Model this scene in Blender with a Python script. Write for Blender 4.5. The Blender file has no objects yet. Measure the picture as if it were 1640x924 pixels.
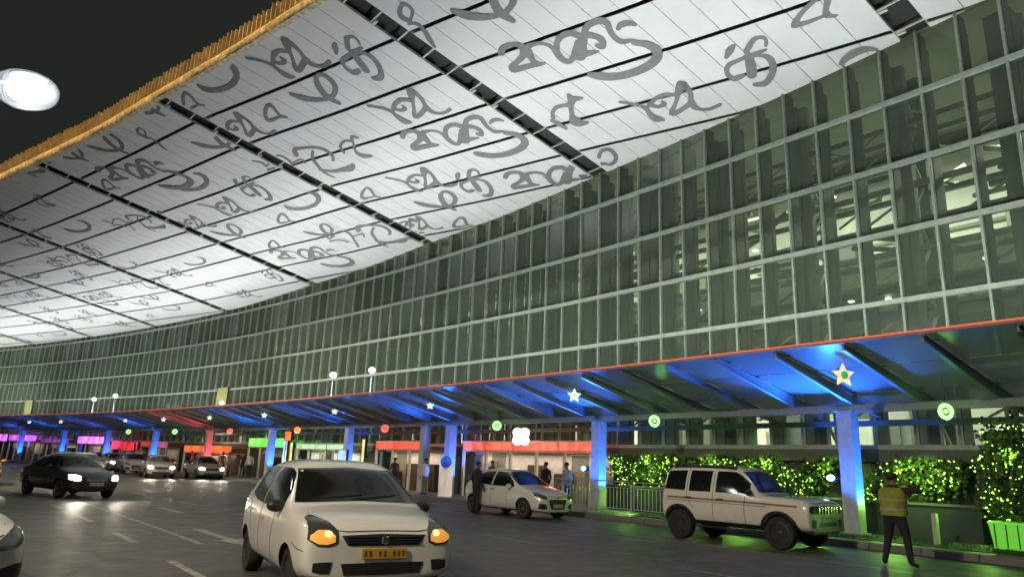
import bpy, bmesh, math, random
import numpy as np
from mathutils import Vector, Matrix
from mathutils.bvhtree import BVHTree
random.seed(7)
R = math.radians
scene = bpy.context.scene
C = scene.collection

# ------------------------------------------------------------------ materials
def nodes(name):
    m = bpy.data.materials.new(name); m.use_nodes = True
    nt = m.node_tree
    return m, nt, nt.nodes['Principled BSDF']
def rgb(c): return (c[0], c[1], c[2], 1.0)
def mat(name, col, rough=.5, metal=0., var=.12, scale=6., bump=0., emit=None, es=0., coat=0., spec=None):
    m, nt, b = nodes(name)
    b.inputs['Roughness'].default_value = rough
    b.inputs['Metallic'].default_value = metal
    if coat: b.inputs['Coat Weight'].default_value = coat; b.inputs['Coat Roughness'].default_value = .06
    if spec is not None: b.inputs['Specular IOR Level'].default_value = spec
    tc = nt.nodes.new('ShaderNodeTexCoord')
    n = nt.nodes.new('ShaderNodeTexNoise'); n.inputs['Scale'].default_value = scale; n.inputs['Detail'].default_value = 5
    nt.links.new(tc.outputs['Object'], n.inputs['Vector'])
    r = nt.nodes.new('ShaderNodeValToRGB')
    r.color_ramp.elements[0].position = .3; r.color_ramp.elements[1].position = .7
    r.color_ramp.elements[0].color = rgb([c*(1-var) for c in col]); r.color_ramp.elements[1].color = rgb([min(1, c*(1+var)) for c in col])
    nt.links.new(n.outputs['Fac'], r.inputs['Fac']); nt.links.new(r.outputs['Color'], b.inputs['Base Color'])
    mr = nt.nodes.new('ShaderNodeMapRange'); mr.inputs['To Min'].default_value = max(0.02, rough*.8); mr.inputs['To Max'].default_value = min(1, rough*1.25)
    nt.links.new(n.outputs['Fac'], mr.inputs['Value']); nt.links.new(mr.outputs['Result'], b.inputs['Roughness'])
    if bump:
        bp = nt.nodes.new('ShaderNodeBump'); bp.inputs['Strength'].default_value = bump; bp.inputs['Distance'].default_value = .02
        nt.links.new(n.outputs['Fac'], bp.inputs['Height']); nt.links.new(bp.outputs['Normal'], b.inputs['Normal'])
    if emit:
        b.inputs['Emission Color'].default_value = rgb(emit); b.inputs['Emission Strength'].default_value = es
    return m
def glass_mat(name, tint, rough=.03, base=.08, gain=.75, gloss=(.9, .95, .9), film=0., filmcol=(.4, .45, .33)):
    m = bpy.data.materials.new(name); m.use_nodes = True; nt = m.node_tree
    nt.nodes.clear()
    o = nt.nodes.new('ShaderNodeOutputMaterial'); mx = nt.nodes.new('ShaderNodeMixShader')
    t = nt.nodes.new('ShaderNodeBsdfTransparent'); g = nt.nodes.new('ShaderNodeBsdfGlossy')
    t.inputs['Color'].default_value = rgb(tint); g.inputs['Color'].default_value = rgb(gloss); g.inputs['Roughness'].default_value = rough
    fr = nt.nodes.new('ShaderNodeFresnel'); fr.inputs['IOR'].default_value = 1.5
    ma = nt.nodes.new('ShaderNodeMath'); ma.operation = 'MULTIPLY_ADD'; ma.inputs[1].default_value = gain; ma.inputs[2].default_value = base
    tc = nt.nodes.new('ShaderNodeTexCoord'); nz = nt.nodes.new('ShaderNodeTexNoise'); nz.inputs['Scale'].default_value = .35; nz.inputs['Detail'].default_value = 3
    bp = nt.nodes.new('ShaderNodeBump'); bp.inputs['Strength'].default_value = .05; bp.inputs['Distance'].default_value = .2
    nt.links.new(tc.outputs['Object'], nz.inputs['Vector']); nt.links.new(nz.outputs['Fac'], bp.inputs['Height']); nt.links.new(bp.outputs['Normal'], g.inputs['Normal'])
    nt.links.new(fr.outputs['Fac'], ma.inputs[0]); nt.links.new(ma.outputs[0], mx.inputs['Fac'])
    df = nt.nodes.new('ShaderNodeBsdfDiffuse'); m2 = nt.nodes.new('ShaderNodeMixShader'); m2.inputs['Fac'].default_value = film; df.inputs['Color'].default_value = rgb(filmcol)
    tl = nt.nodes.new('ShaderNodeBsdfTranslucent'); tl.inputs['Color'].default_value = rgb(filmcol); m3 = nt.nodes.new('ShaderNodeMixShader'); m3.inputs['Fac'].default_value = .35
    nt.links.new(df.outputs[0], m3.inputs[1]); nt.links.new(tl.outputs[0], m3.inputs[2])
    nt.links.new(t.outputs[0], m2.inputs[1]); nt.links.new(m3.outputs[0], m2.inputs[2])
    nt.links.new(m2.outputs[0], mx.inputs[1]); nt.links.new(g.outputs[0], mx.inputs[2]); nt.links.new(mx.outputs[0], o.inputs['Surface'])
    return m
def lamp_mat(name, col, s): return mat(name, [min(.8, c) for c in col], .4, emit=col, es=s, var=.02)

M = dict(
 soffit=mat('soffit white panel', (.74, .75, .74), .5, var=.05, scale=.6),
 ink=mat('soffit print grey', (.20, .215, .207), .6, var=.1, scale=2),
 deck=mat('roof void dark', (.03, .035, .03), .8),
 batten=mat('pale batten', (.62, .64, .58), .5),
 fascia=mat('fascia stone', (.66, .56, .38), .6, var=.5, scale=5, bump=.8),
 fin=mat('timber fin', (.58, .43, .22), .55, var=.3, scale=4),
 mull=mat('mullion aluminium', (.40, .46, .38), .4, .2), transom=mat('transom aluminium', (.48, .54, .46), .4, .2),
 findark=mat('facade fin dark', (.075, .092, .072), .5),
 steel=mat('interior steel', (.17, .19, .145), .5),
 steel_pale=mat('interior steel pale', (.42, .45, .35), .45),
 hall=mat('hall wall', (.50, .51, .44), .7, var=.25, scale=.5),
 hall_dark=mat('hall wall band', (.14, .16, .11), .7),
 canopy_steel=mat('canopy steel', (.33, .38, .42), .4, .1),
 column=mat('painted column', (.5, .55, .58), .45),
 kerb=mat('kerb concrete', (.2, .2, .18), .8, bump=.3, scale=12),
 pave=mat('paving', (.17, .17, .16), .6, var=.2, scale=3, bump=.2),
 darkwall=mat('planter wall', (.045, .055, .05), .6),
 white_line=mat('road paint', (.29, .28, .235), .6, var=.6, scale=8),
 white=mat('white car paint', (.72, .72, .69), .22, var=.03, coat=1.),
 cream=mat('cream car paint', (.72, .70, .64), .24, var=.04, coat=1.),
 black_paint=mat('black car paint', (.03, .03, .033), .3, var=.1, coat=.8),
 grey_paint=mat('silver car paint', (.38, .38, .36), .3, .3, coat=.6),
 yellow_paint=mat('yellow taxi paint', (.72, .4, .04), .35, coat=.5),
 car_glass=mat('dark car glass', (.010, .012, .011), .09, var=.2, spec=.32),
 blacktrim=mat('black plastic', (.018, .018, .018), .45),
 tyre=mat('tyre rubber', (.02, .02, .02), .75, bump=.3, scale=30),
 rim=mat('alloy', (.45, .45, .44), .3, .8),
 rim_dark=mat('dark alloy', (.07, .07, .07), .35, .6),
 chrome=mat('chrome', (.7, .7, .7), .15, 1.),
 seam=mat('panel gap', (.04, .04, .04), .7),
 lens=mat('dark lamp lens', (.05, .055, .055), .12, spec=.6),
 amber=lamp_mat('amber parking lamp', (1., .40, .07), .5),
 amber_core=lamp_mat('amber bulb', (1., .62, .22), 2.2),
 headlamp=lamp_mat('headlamp', (1., .95, .82), 22),
 plate=mat('yellow plate', (.55, .33, .05), .5),
 plate_white=mat('white plate', (.6, .6, .58), .5),
 plate_ink=mat('plate ink', (.16, .07, .02), .6),
 stripe=mat('brown stripe', (.22, .09, .03), .5),
 led_red=lamp_mat('red led strip', (1., .17, .08), .75),
 led_amber=lamp_mat('amber led strip', (1., .5, .12), .25),
 blue_lamp=lamp_mat('blue flood lens', (.35, .7, 1.), 14),
 star=lamp_mat('star lamp', (1., .74, .36), .95),
 star_green=lamp_mat('star green centre', (.05, .6, .2), .5),
 star_blue=lamp_mat('blue white star lamp', (.55, .88, 1.), 1.6),
 wreath=lamp_mat('green wreath lamp', (.28, 1., .22), 2.6),
 globe=lamp_mat('globe lamp', (.95, 1., .85), 4.5),
 street_lens=lamp_mat('street lamp lens', (.93, .97, 1.), 60),
 street_halo=glass_mat('lamp halo shell', (.97, .98, 1.), .3, .004, .02, film=.03, filmcol=(.9, .92, .95)), street_body=mat('street lamp body', (.3, .32, .34), .4, .3),  # first one is for the added halo shell, faintly scattering the lens light
 leaf=mat('vine leaf', (.12, .2, .035), .6, var=.4, scale=9),
 leaf2=mat('dark leaf', (.03, .06, .02), .6, var=.4, scale=9),
 bulb=lamp_mat('fairy bulb', (.50, 1., .13), 2.8),
 grass=mat('lawn', (.05, .11, .025), .8, var=.4, scale=12),
 soil=mat('lawn soil', (.045, .07, .03), .9),
 pot_green=lamp_mat('green lit pot', (.22, .9, .08), .42),
 bollard=mat('bollard white', (.6, .58, .5), .5),
 rail=mat('barrier steel', (.5, .53, .5), .4, .4),
 shopwall=mat('shop wall', (.66, .6, .52), .6),
 shoppost=mat('shop post white', (.75, .72, .66), .5),
 shopdark=mat('shop goods', (.13, .1, .09), .6, var=.6, scale=5),
 skin=mat('skin', (.22, .12, .075), .55), hair=mat('hair', (.012, .011, .01), .6),
 hivis=mat('hi vis vest', (.26, .28, .035), .7, var=.3), hiband=mat('reflective band', (.34, .34, .28), .35),
 navy=mat('navy trousers', (.015, .018, .028), .8), darkcloth=mat('dark cloth', (.02, .02, .02), .85),
 paleblue=mat('pale blue shirt', (.3, .38, .48), .8), brown=mat('brown cloth', (.12, .08, .05), .8),
 greycloth=mat('grey cloth', (.2, .2, .2), .8), redcloth=mat('red cloth', (.3, .05, .05), .8), shoe=mat('shoe', (.012, .012, .012), .5),
 board=mat('ochre board', (.17, .15, .06), .6, var=.2),
)
M['facade_glass'] = glass_mat('facade glass', (.67, .755, .62), .14, .03, .22, film=.24, filmcol=(.38, .465, .37))
M['canopy_glass'] = glass_mat('canopy glass', (.26, .32, .30), .22, .015, .12, film=.72, filmcol=(.36, .40, .42))
M['shop_glass'] = glass_mat('shop glass', (.9, .9, .88), .03, .04, .6)
SIGN = {}
def sign_mat(col, s):
    k = (col, s)
    if k not in SIGN:
        m = SIGN[k] = lamp_mat('lit sign', col, s); nt = m.node_tree; b = nt.nodes['Principled BSDF']
        tc = nt.nodes.new('ShaderNodeTexCoord'); mp = nt.nodes.new('ShaderNodeMapping'); mp.inputs['Scale'].default_value = (1, 1, .4); n = nt.nodes.new('ShaderNodeTexNoise'); n.inputs['Scale'].default_value = 2.6; n.inputs['Detail'].default_value = 3
        nt.links.new(tc.outputs['Object'], mp.inputs['Vector']); nt.links.new(mp.outputs[0], n.inputs['Vector'])
        r = nt.nodes.new('ShaderNodeMapRange'); r.inputs['From Min'].default_value = .35; r.inputs['From Max'].default_value = .68; r.inputs['To Min'].default_value = s*.35; r.inputs['To Max'].default_value = s*1.35
        nt.links.new(n.outputs['Fac'], r.inputs['Value']); nt.links.new(r.outputs[0], b.inputs['Emission Strength'])
    return SIGN[k]

# ------------------------------------------------------------------ mesh helpers
class MB:
    def __init__(s): s.v = []; s.f = []; s.mi = []; s.mats = []
    def m(s, mt):
        if mt not in s.mats: s.mats.append(mt)
        return s.mats.index(mt)
    def add(s, vs, fs, mt):
        o = len(s.v); s.v += [tuple(v) for v in vs]; k = s.m(mt)
        for f in fs: s.f.append(tuple(o+i for i in f)); s.mi.append(k)
    def box(s, c, half, mt, ax=None):
        ax = ax or (Vector((1, 0, 0)), Vector((0, 1, 0)), Vector((0, 0, 1))); c = Vector(c)
        vs = [c+ax[0]*half[0]*i+ax[1]*half[1]*j+ax[2]*half[2]*k for i in (-1, 1) for j in (-1, 1) for k in (-1, 1)]
        s.add(vs, [(0, 1, 3, 2), (4, 6, 7, 5), (0, 4, 5, 1), (2, 3, 7, 6), (0, 2, 6, 4), (1, 5, 7, 3)], mt)
    def bar(s, a, b, w, h, mt, upv=(0, 0, 1)):
        a = Vector(a); b = Vector(b); d = (b-a); L = d.length
        if L < 1e-6: return
        d /= L; u = Vector(upv); x = d.cross(u)
        if x.length < 1e-4: x = d.cross(Vector((1, 0, 0)))
        x.normalize(); y = x.cross(d)
        s.box((a+b)/2, (w/2, L/2, h/2), mt, (x, d, y))
    def tube(s, pts, r, mt, n=8, closed=False):
        P = [Vector(p) for p in pts]; rings = []
        for i, p in enumerate(P):
            if closed: d = P[(i+1) % len(P)]-P[i-1]
            else: d = P[min(i+1, len(P)-1)]-P[max(i-1, 0)]
            d.normalize(); u = Vector((0, 0, 1)) if abs(d.z) < .9 else Vector((1, 0, 0))
            x = d.cross(u).normalized(); y = x.cross(d); rr = r[i] if isinstance(r, (list, tuple)) else r
            rings.append([p+x*rr*math.cos(2*math.pi*k/n)+y*rr*math.sin(2*math.pi*k/n) for k in range(n)])
        vs = [v for q in rings for v in q]; fs = []
        m_ = len(P)
        for i in range(m_ if closed else m_-1):
            j = (i+1) % m_
            for k in range(n): fs.append((i*n+k, i*n+(k+1) % n, j*n+(k+1) % n, j*n+k))
        if not closed: fs += [tuple(range(n))[::-1], tuple((m_-1)*n+k for k in range(n))]
        s.add(vs, fs, mt)
    def lathe(s, c, axis, prof, mt, n=24):
        axis = Vector(axis).normalized(); u = Vector((0, 0, 1)) if abs(axis.z) < .9 else Vector((1, 0, 0))
        x = axis.cross(u).normalized(); y = axis.cross(x); c = Vector(c); vs = []; fs = []
        for (r, h) in prof:
            vs += [c+axis*h+(x*math.cos(2*math.pi*k/n)+y*math.sin(2*math.pi*k/n))*r for k in range(n)]
        for i in range(len(prof)-1):
            for k in range(n): fs.append((i*n+k, i*n+(k+1) % n, (i+1)*n+(k+1) % n, (i+1)*n+k))
        fs += [tuple(range(n)), tuple((len(prof)-1)*n+k for k in range(n))[::-1]]
        s.add(vs, fs, mt)
    def ell(s, c, r, mt, n=14, m_=9, ax=None):
        ax = ax or (Vector((1, 0, 0)), Vector((0, 1, 0)), Vector((0, 0, 1))); c = Vector(c); vs = []; fs = []
        for i in range(m_+1):
            th = math.pi*i/m_
            for k in range(n):
                ph = 2*math.pi*k/n
                vs.append(c+ax[0]*r[0]*math.sin(th)*math.cos(ph)+ax[1]*r[1]*math.sin(th)*math.sin(ph)+ax[2]*r[2]*math.cos(th))
        for i in range(m_):
            for k in range(n): fs.append((i*n+k, i*n+(k+1) % n, (i+1)*n+(k+1) % n, (i+1)*n+k))
        s.add(vs, fs, mt)
    def build(s, name, parent=None, smooth=None, bevel=0.):
        me = bpy.data.meshes.new(name)
        me.from_pydata([tuple(v) for v in s.v], [], s.f)
        for q in s.mats: me.materials.append(q)
        me.polygons.foreach_set('material_index', s.mi)
        me.update()
        bm = bmesh.new(); bm.from_mesh(me)
        bmesh.ops.remove_doubles(bm, verts=bm.verts, dist=1e-5)
        bmesh.ops.recalc_face_normals(bm, faces=bm.faces)
        if bevel:
            bmesh.ops.bevel(bm, geom=list(bm.edges), offset=bevel, segments=2, affect='EDGES', clamp_overlap=True)
        if smooth is not None: shade(bm, smooth)
        bm.to_mesh(me); bm.free()
        o = bpy.data.objects.new(name, me); C.objects.link(o)
        if parent is not None: o.parent = parent
        return o
def shade(bm, ang):
    for f in bm.faces: f.smooth = True
    for e in bm.edges:
        e.smooth = (len(e.link_faces) == 2 and e.calc_face_angle(0) < R(ang))
def tag(o, label, cat, group=None, kind=None):
    if label: o['label'] = label
    if cat: o['category'] = cat
    if group: o['group'] = group
    if kind: o['kind'] = kind
    return o
def empty(name, loc=(0, 0, 0), rz=0., label=None, cat=None, group=None):
    o = bpy.data.objects.new(name, None); C.objects.link(o)
    o.location = loc; o.rotation_euler = (0, 0, rz); o.empty_display_size = .2
    tag(o, label, cat, group); return o
def copy_tree(o, parent=None):
    c = o.copy(); C.objects.link(c)
    if parent is not None: c.parent = parent
    for ch in list(o.children): copy_tree(ch, c)
    return c

# ------------------------------------------------------------------ the curved plan: s runs along the facade, t across it (t < 0 towards the road)
PHI0, K1, K2, X0, Y0 = .6313, .0033, .0005, 14.2734, 16.9815
DS = .5; NS = 520
_s = -16 + np.arange(NS)*DS
_phi = PHI0 + K1*_s + K2*np.clip(_s, 0, None)**2/100
_X = np.cumsum(-np.sin(_phi)*DS); _Y = np.cumsum(np.cos(_phi)*DS)
_i0 = 32
_X = X0+_X-_X[_i0]; _Y = Y0+_Y-_Y[_i0]
def phi(s): return float(np.interp(s, _s, _phi))
def nrm(s): a = phi(s); return Vector((math.cos(a), math.sin(a), 0))
def tan(s): a = phi(s); return Vector((-math.sin(a), math.cos(a), 0))
def st(s, t, z=0.):
    a = phi(s)
    return Vector((float(np.interp(s, _s, _X))+t*math.cos(a), float(np.interp(s, _s, _Y))+t*math.sin(a), z))
SJ = [-12, 1.4, 5.7, 10.9, 17.8, 23.8, 31.5, 36.7, 45, 57, 72, 108, 230]; ZJ = [15.6, 15.36, 15.17, 14.99, 14.8, 14.57, 14.45, 14.2, 14.1, 13.71, 13.69, 13.71, 13.71]
def zsof(s, t): return float(np.interp(s, SJ, ZJ) - np.interp(s, [-12, 17, 31, 44.5, 58, 75, 230], [.21, .21, .2, .18, .178, .17, .17])*t)
_gs = np.arange(-40, 240, 1.); _gv = np.interp(_gs, [-40, -12, 5, 17, 31, 39, 45, 58, 75, 110, 240], [18, 10.6, 6.4, 3.2, 0, -1.3, -2.1, -3.7, -5.2, -7., -10.])
_k = np.hanning(23)[1:-1]; _gv = np.convolve(np.pad(_gv, 10, mode='edge'), _k/_k.sum(), 'valid')
def gsh(s): return float(np.interp(s, _gs, _gv))
_te = np.interp(_gs, [-40, -12, 5, 17.5, 22.6, 31, 39, 50, 58, 75, 110, 240], [-3.5, -8.2, -11.3, -13.6, -14.6, -15.85, -17.3, -19.1, -20., -21.2, -23., -26.])
_te = np.convolve(np.pad(_te, 10, mode='edge'), _k/_k.sum(), 'valid')
def tedge(s): return float(np.interp(s, _gs, _te))
def sof(s, t, dz=0.): return st(s, t, zsof(s, t)+dz)
def sweep(mb, s0, s1, t0, t1, z0, z1, mt, step=1.15):
    """a box of constant section following the plan curve"""
    n = max(1, int(math.ceil((s1-s0)/step))); vs = []; fs = []
    for i in range(n+1):
        s = s0+(s1-s0)*i/n
        vs += [st(s, t0, z0), st(s, t1, z0), st(s, t1, z1), st(s, t0, z1)]
    for i in range(n):
        a = 4*i; b = a+4
        for k in range(4): fs.append((a+k, a+(k+1) % 4, b+(k+1) % 4, b+k))
    fs += [(0, 1, 2, 3), (4*n+3, 4*n+2, 4*n+1, 4*n)]
    mb.add(vs, fs, mt)
SMAX = 168.
L = 13.7912; SB = 16.9176; MS = L/12
# ------------------------------------------------------------------ ground
def ground_material():
    m, nt, b = nodes('asphalt')
    tc = nt.nodes.new('ShaderNodeTexCoord')
    def noise(sc, det=6, rgh=.6):
        n = nt.nodes.new('ShaderNodeTexNoise'); n.inputs['Scale'].default_value = sc; n.inputs['Detail'].default_value = det; n.inputs['Roughness'].default_value = rgh
        nt.links.new(tc.outputs['Object'], n.inputs['Vector']); return n
    big, mid, fine = noise(.22), noise(1.7), noise(60, 3)
    r = nt.nodes.new('ShaderNodeValToRGB'); r.color_ramp.elements[0].position = .32; r.color_ramp.elements[1].position = .7
    r.color_ramp.elements[0].color = (.045, .043, .038, 1); r.color_ramp.elements[1].color = (.125, .118, .102, 1)
    mx = nt.nodes.new('ShaderNodeMix'); mx.data_type = 'FLOAT'; mx.inputs[0].default_value = .45
    nt.links.new(big.outputs['Fac'], mx.inputs[2]); nt.links.new(mid.outputs['Fac'], mx.inputs[3])
    nt.links.new(mx.outputs[0], r.inputs['Fac'])
    mm = nt.nodes.new('ShaderNodeMix'); mm.data_type = 'RGBA'; mm.blend_type = 'MULTIPLY'; mm.inputs[0].default_value = .5
    r2 = nt.nodes.new('ShaderNodeValToRGB'); r2.color_ramp.elements[0].position = .35; r2.color_ramp.elements[1].position = .65
    r2.color_ramp.elements[0].color = (.45, .45, .45, 1)
    nt.links.new(fine.outputs['Fac'], r2.inputs['Fac'])
    nt.links.new(r.outputs['Color'], mm.inputs[6]); nt.links.new(r2.outputs['Color'], mm.inputs[7]); nt.links.new(mm.outputs[2], b.inputs['Base Color'])
    mr = nt.nodes.new('ShaderNodeMapRange'); mr.inputs['From Min'].default_value = .3; mr.inputs['From Max'].default_value = .7; mr.inputs['To Min'].default_value = .42; mr.inputs['To Max'].default_value = .66
    nt.links.new(mid.outputs['Fac'], mr.inputs['Value']); nt.links.new(mr.outputs['Result'], b.inputs['Roughness'])
    vo = nt.nodes.new('ShaderNodeTexVoronoi'); vo.feature = 'DISTANCE_TO_EDGE'; vo.inputs['Scale'].default_value = .33
    wp = nt.nodes.new('ShaderNodeMix'); wp.data_type = 'RGBA'; wp.inputs[0].default_value = .12
    nt.links.new(tc.outputs['Object'], wp.inputs[6]); nt.links.new(mid.outputs['Color'], wp.inputs[7]); nt.links.new(wp.outputs[2], vo.inputs['Vector'])
    vr = nt.nodes.new('ShaderNodeMapRange'); vr.inputs['From Max'].default_value = .012; vr.inputs['To Min'].default_value = .45; nt.links.new(vo.outputs['Distance'], vr.inputs['Value'])
    st_ = noise(.75, 4, .5); sr = nt.nodes.new('ShaderNodeMapRange'); sr.inputs['From Min'].default_value = .60; sr.inputs['From Max'].default_value = .72; sr.inputs['To Min'].default_value = 1; sr.inputs['To Max'].default_value = .5
    nt.links.new(st_.outputs['Fac'], sr.inputs['Value']); mu = nt.nodes.new('ShaderNodeMath'); mu.operation = 'MULTIPLY'; nt.links.new(vr.outputs[0], mu.inputs[0]); nt.links.new(sr.outputs[0], mu.inputs[1])
    m4 = nt.nodes.new('ShaderNodeMix'); m4.data_type = 'RGBA'; m4.blend_type = 'MULTIPLY'; m4.inputs[0].default_value = 1; nt.links.new(mm.outputs[2], m4.inputs[6]); nt.links.new(mu.outputs[0], m4.inputs[7]); nt.links.new(m4.outputs[2], b.inputs['Base Color'])
    bp = nt.nodes.new('ShaderNodeBump'); bp.inputs['Strength'].default_value = .35; bp.inputs['Distance'].default_value = .01
    nt.links.new(fine.outputs['Fac'], bp.inputs['Height']); nt.links.new(bp.outputs['Normal'], b.inputs['Normal'])
    return m
M['asphalt'] = ground_material()
g = MB(); g.add([(-1500, -1500, 0), (1500, -1500, 0), (1500, 1500, 0), (-1500, 1500, 0)], [(0, 1, 2, 3)], M['asphalt'])
tag(g.build('road'), None, None, kind='structure')
KT = -3.8
pv = MB()
sweep(pv, -14, SMAX, KT+.16, -.02, -.2, .145, M['pave'])
tag(pv.build('pavement'), None, None, kind='structure')
kb = MB(); n = int((SMAX+14)/1.2)
for i in range(n):
    a = -14+1.2*i
    sweep(kb, a+.008, a+1.192, KT, KT+.155, -.2, .155, M['kerb'], 1.3)
tag(kb.build('kerb', bevel=.012), None, None, kind='structure')
# painted lines follow the plan curve as sheets 4 mm above the asphalt
ln = MB()
def paint(s0, s1, t, w, mt=None):
    k = max(1, int(abs(s1-s0)/1.2)); vs = []; fs = []
    for i in range(k+1):
        s = s0+(s1-s0)*i/k; vs += [st(s, t-w/2, .004), st(s, t+w/2, .004)]
    for i in range(k): fs.append((2*i, 2*i+1, 2*i+3, 2*i+2))
    ln.add(vs, fs, mt or M['white_line'])
for k in range(-2, 28): paint(5.5+4.7*k, 7.4+4.7*k, -18.75+.02*k, .13)
paint(9.5, 24, -17.75, .1)
for k in range(0, 22): paint(1.5+6*k, 3.6+6*k, -11.3, .11)
for k in range(0, 20): paint(9+6*k, 11+6*k, -14.7, .11)
paint(-6, 60, -7.4, .09)
# worn straight-ahead arrow on the lane
def poly_st(pts, z=.004): ln.add([st(a, b, z) for a, b in pts], [tuple(range(len(pts)))], M['white_line'])
poly_st([(10.2, -17.15), (12.6, -17.15), (12.6, -16.95), (10.2, -16.95)])
poly_st([(10.2, -17.4), (10.2, -16.7), (9.0, -17.05)])
poly_st([(17.5, -16.2), (19.9, -16.2), (19.9, -16.0), (17.5, -16.0)])
mh = MB(); mh.lathe(st(9.2, -15.6, .0), (0, 0, 1), [(.36, .001), (.36, .008), (.33, .010), (.32, .006)], M['steel'], 28)
for sd__ in (-5.2,): pass
tag(mh.build('manhole_cover'), None, None, kind='structure')
tag(ln.build('lane_marking'), None, None, kind='structure')

# ------------------------------------------------------------------ terminal building
term = empty('terminal_building', st(0, 0), 0, 'long curved glass terminal under a white roof printed with grey calligraphy', 'terminal')
term_inv = Matrix.Translation(-term.location)
def tpart(mb, name, parent=None, smooth=None, kind=None, bevel=0.):
    o = mb.build(name, None, smooth, bevel)
    o.data.transform(term_inv)
    o.parent = parent or term
    if kind: o['kind'] = kind
    return o
ZT = [6.8559+2.1457*k for k in (-2, -1, 0, 1, 2, 3)]
# glass skin
gl = MB(); smin = -14.
N_ = int((SMAX-smin)/MS)
for i in range(N_):
    a = SB+MS*(-int((SB-smin)/MS)+i); b = a+MS
    for z0, z1 in zip([ZT[0]]+ZT[1:], ZT[1:]+[None]):
        za = z1 if z1 else zsof(a, 0)+.05; zb = z1 if z1 else zsof(b, 0)+.05
        j = random.uniform(-.004, .004)
        if za > z0+.05: gl.add([st(a+.02, j, z0+.02), st(b-.02, -j, z0+.02), st(b-.02, -j, zb-.02), st(a+.02, j, za-.02)], [(0, 1, 2, 3)], M['facade_glass'])
skin_glass = tpart(gl, 'curtain_wall_glass')
allm = [SB+MS*(-int((SB-smin)/MS)+i) for i in range(N_+1)]
mrest = MB(); frest = MB(); nm = 0
for a in allm:
    zt = zsof(a, 0)+.1
    x, y = tan(a), nrm(a)
    near = a > -1 and nm < 46
    q = MB() if near else mrest
    q.box(st(a, -.05, (ZT[0]+zt)/2), (.037, .06, (zt-ZT[0])/2), M['mull'], (x, y, Vector((0, 0, 1))))
    fn = MB() if near else frest
    fn.box(st(a, .33, (ZT[0]+zt)/2), (.035, .24, (zt-ZT[0])/2), M['findark'], (x, y, Vector((0, 0, 1))))
    if near:
        nm += 1; tpart(q, 'mullion'); tpart(fn, 'facade_fin')
tpart(mrest, 'mullion', kind='stuff'); tpart(frest, 'facade_fin', kind='stuff')
for z in ZT:
    q = MB(); sweep(q, smin, SMAX, -.14, -.01, z-.075, z+.075, M['transom']); sweep(q, smin, SMAX, .03, .2, z-.045, z+.045, M['findark']); tpart(q, 'transom')
q = MB(); sweep(q, smin, SMAX, -.16, .3, ZT[0]-.42, ZT[0]-.06, M['hall_dark']); tpart(q, 'spandrel_band')
q = MB(); sweep(q, smin, SMAX, .02, .3, 0, ZT[0]-.43, M['darkwall']); tpart(q, 'plinth_wall')
# steel behind the glass: braced columns and cross trusses
tr = MB(); tb = MB(); td = MB()
k = 0
for i, a in enumerate(allm):
    if a > 95: break
    x, y = tan(a), nrm(a); zt = zsof(a, 0)-.1
    if i % 3 == 0:
        for t in (1.25, 2.35): tr.box(st(a, t, (ZT[0]+zt)/2), (.16, .13, (zt-ZT[0])/2), M['steel'], (x, y, Vector((0, 0, 1))))
        z = ZT[0]; fl = 0
        while z < zt-1:
            p, r_ = (1.3, 2.3) if fl else (2.3, 1.3)
            td.bar(st(a, p, z), st(a, r_, z+1.07), .09, .09, M['steel_pale']); z += 1.07; fl ^= 1
    tr.box(st(a+.16, .95, (ZT[0]+zt)/2), (.075, .1, (zt-ZT[0])/2), M['findark'], (x, y, Vector((0, 0, 1))))
    if i % 12 == 0:
        tr.box(st(a+.3, .9, (ZT[0]+zt)/2), (.36, .3, (zt-ZT[0])/2), M['findark'], (x, y, Vector((0, 0, 1))))
for z in ZT[1:]:
    for t, dz in ((1.25, 0), (2.35, 0), (1.8, 1.05)): sweep(tb, smin, 95, t-.07, t+.07, z-.34-dz, z-.16-dz, M['findark'] if dz else M['steel'], 2.3)
    i = 0; a = smin
    while a < 95:
        b = a+MS*1.5
        if random.random() < .9: tb.bar(st(a, 2.35, z-.25), st(b, 2.35, z-.25-(1.0 if i % 2 else -1.0)*.9), .07, .07, M['steel_pale'] if random.random() < .5 else M['steel'])
        if random.random() < .6: tb.bar(st(a, 1.25, z-.25), st(b, 1.25, z-.25-(1.0 if i % 2 else -1.0)*.9), .06, .06, M['steel_pale'])
        a = b; i += 1
tpart(tr, 'braced_column', kind='stuff'); tpart(td, 'lattice_brace', kind='stuff'); tpart(tb, 'wall_truss')
# the hall inside
hw = MB()
sweep(hw, smin, SMAX, 9.0, 9.2, 0, 15.4, M['hall'], 2.3)
for z in (4.6, 5.4, 6.2, 7.4, 8.3, 9.6, 10.7, 11.6): sweep(hw, smin, SMAX, 8.85, 8.99, z, z+random.uniform(.12, .4), M['hall_dark'], 2.3)
a = smin
while a < SMAX:
    w = random.choice([.5, .9, 1.6]); hw.box(st(a, 8.7, 6), (w/2, .12, 6), random.choice([M['hall_dark'], M['steel'], M['findark']]), (tan(a), nrm(a), Vector((0, 0, 1)))); a += random.uniform(2.2, 5.5)
tpart(hw, 'hall_back_wall')
q = MB(); rq = random.Random(12)
for i in range(340):
    a = rq.uniform(-6, 80); z = rq.uniform(4.6, 13.5); t = rq.uniform(2.8, 6); ln_ = rq.uniform(1, 5)
    q.bar(st(a, t, z), st(a+ln_, t, z+rq.choice([0, 0, 0, .9, -.9])), rq.uniform(.06, .22), rq.uniform(.06, .22), rq.choice([M['steel'], M['findark'], M['steel_pale']]))
tpart(q, 'duct_run', kind='stuff')
q = MB()
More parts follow.
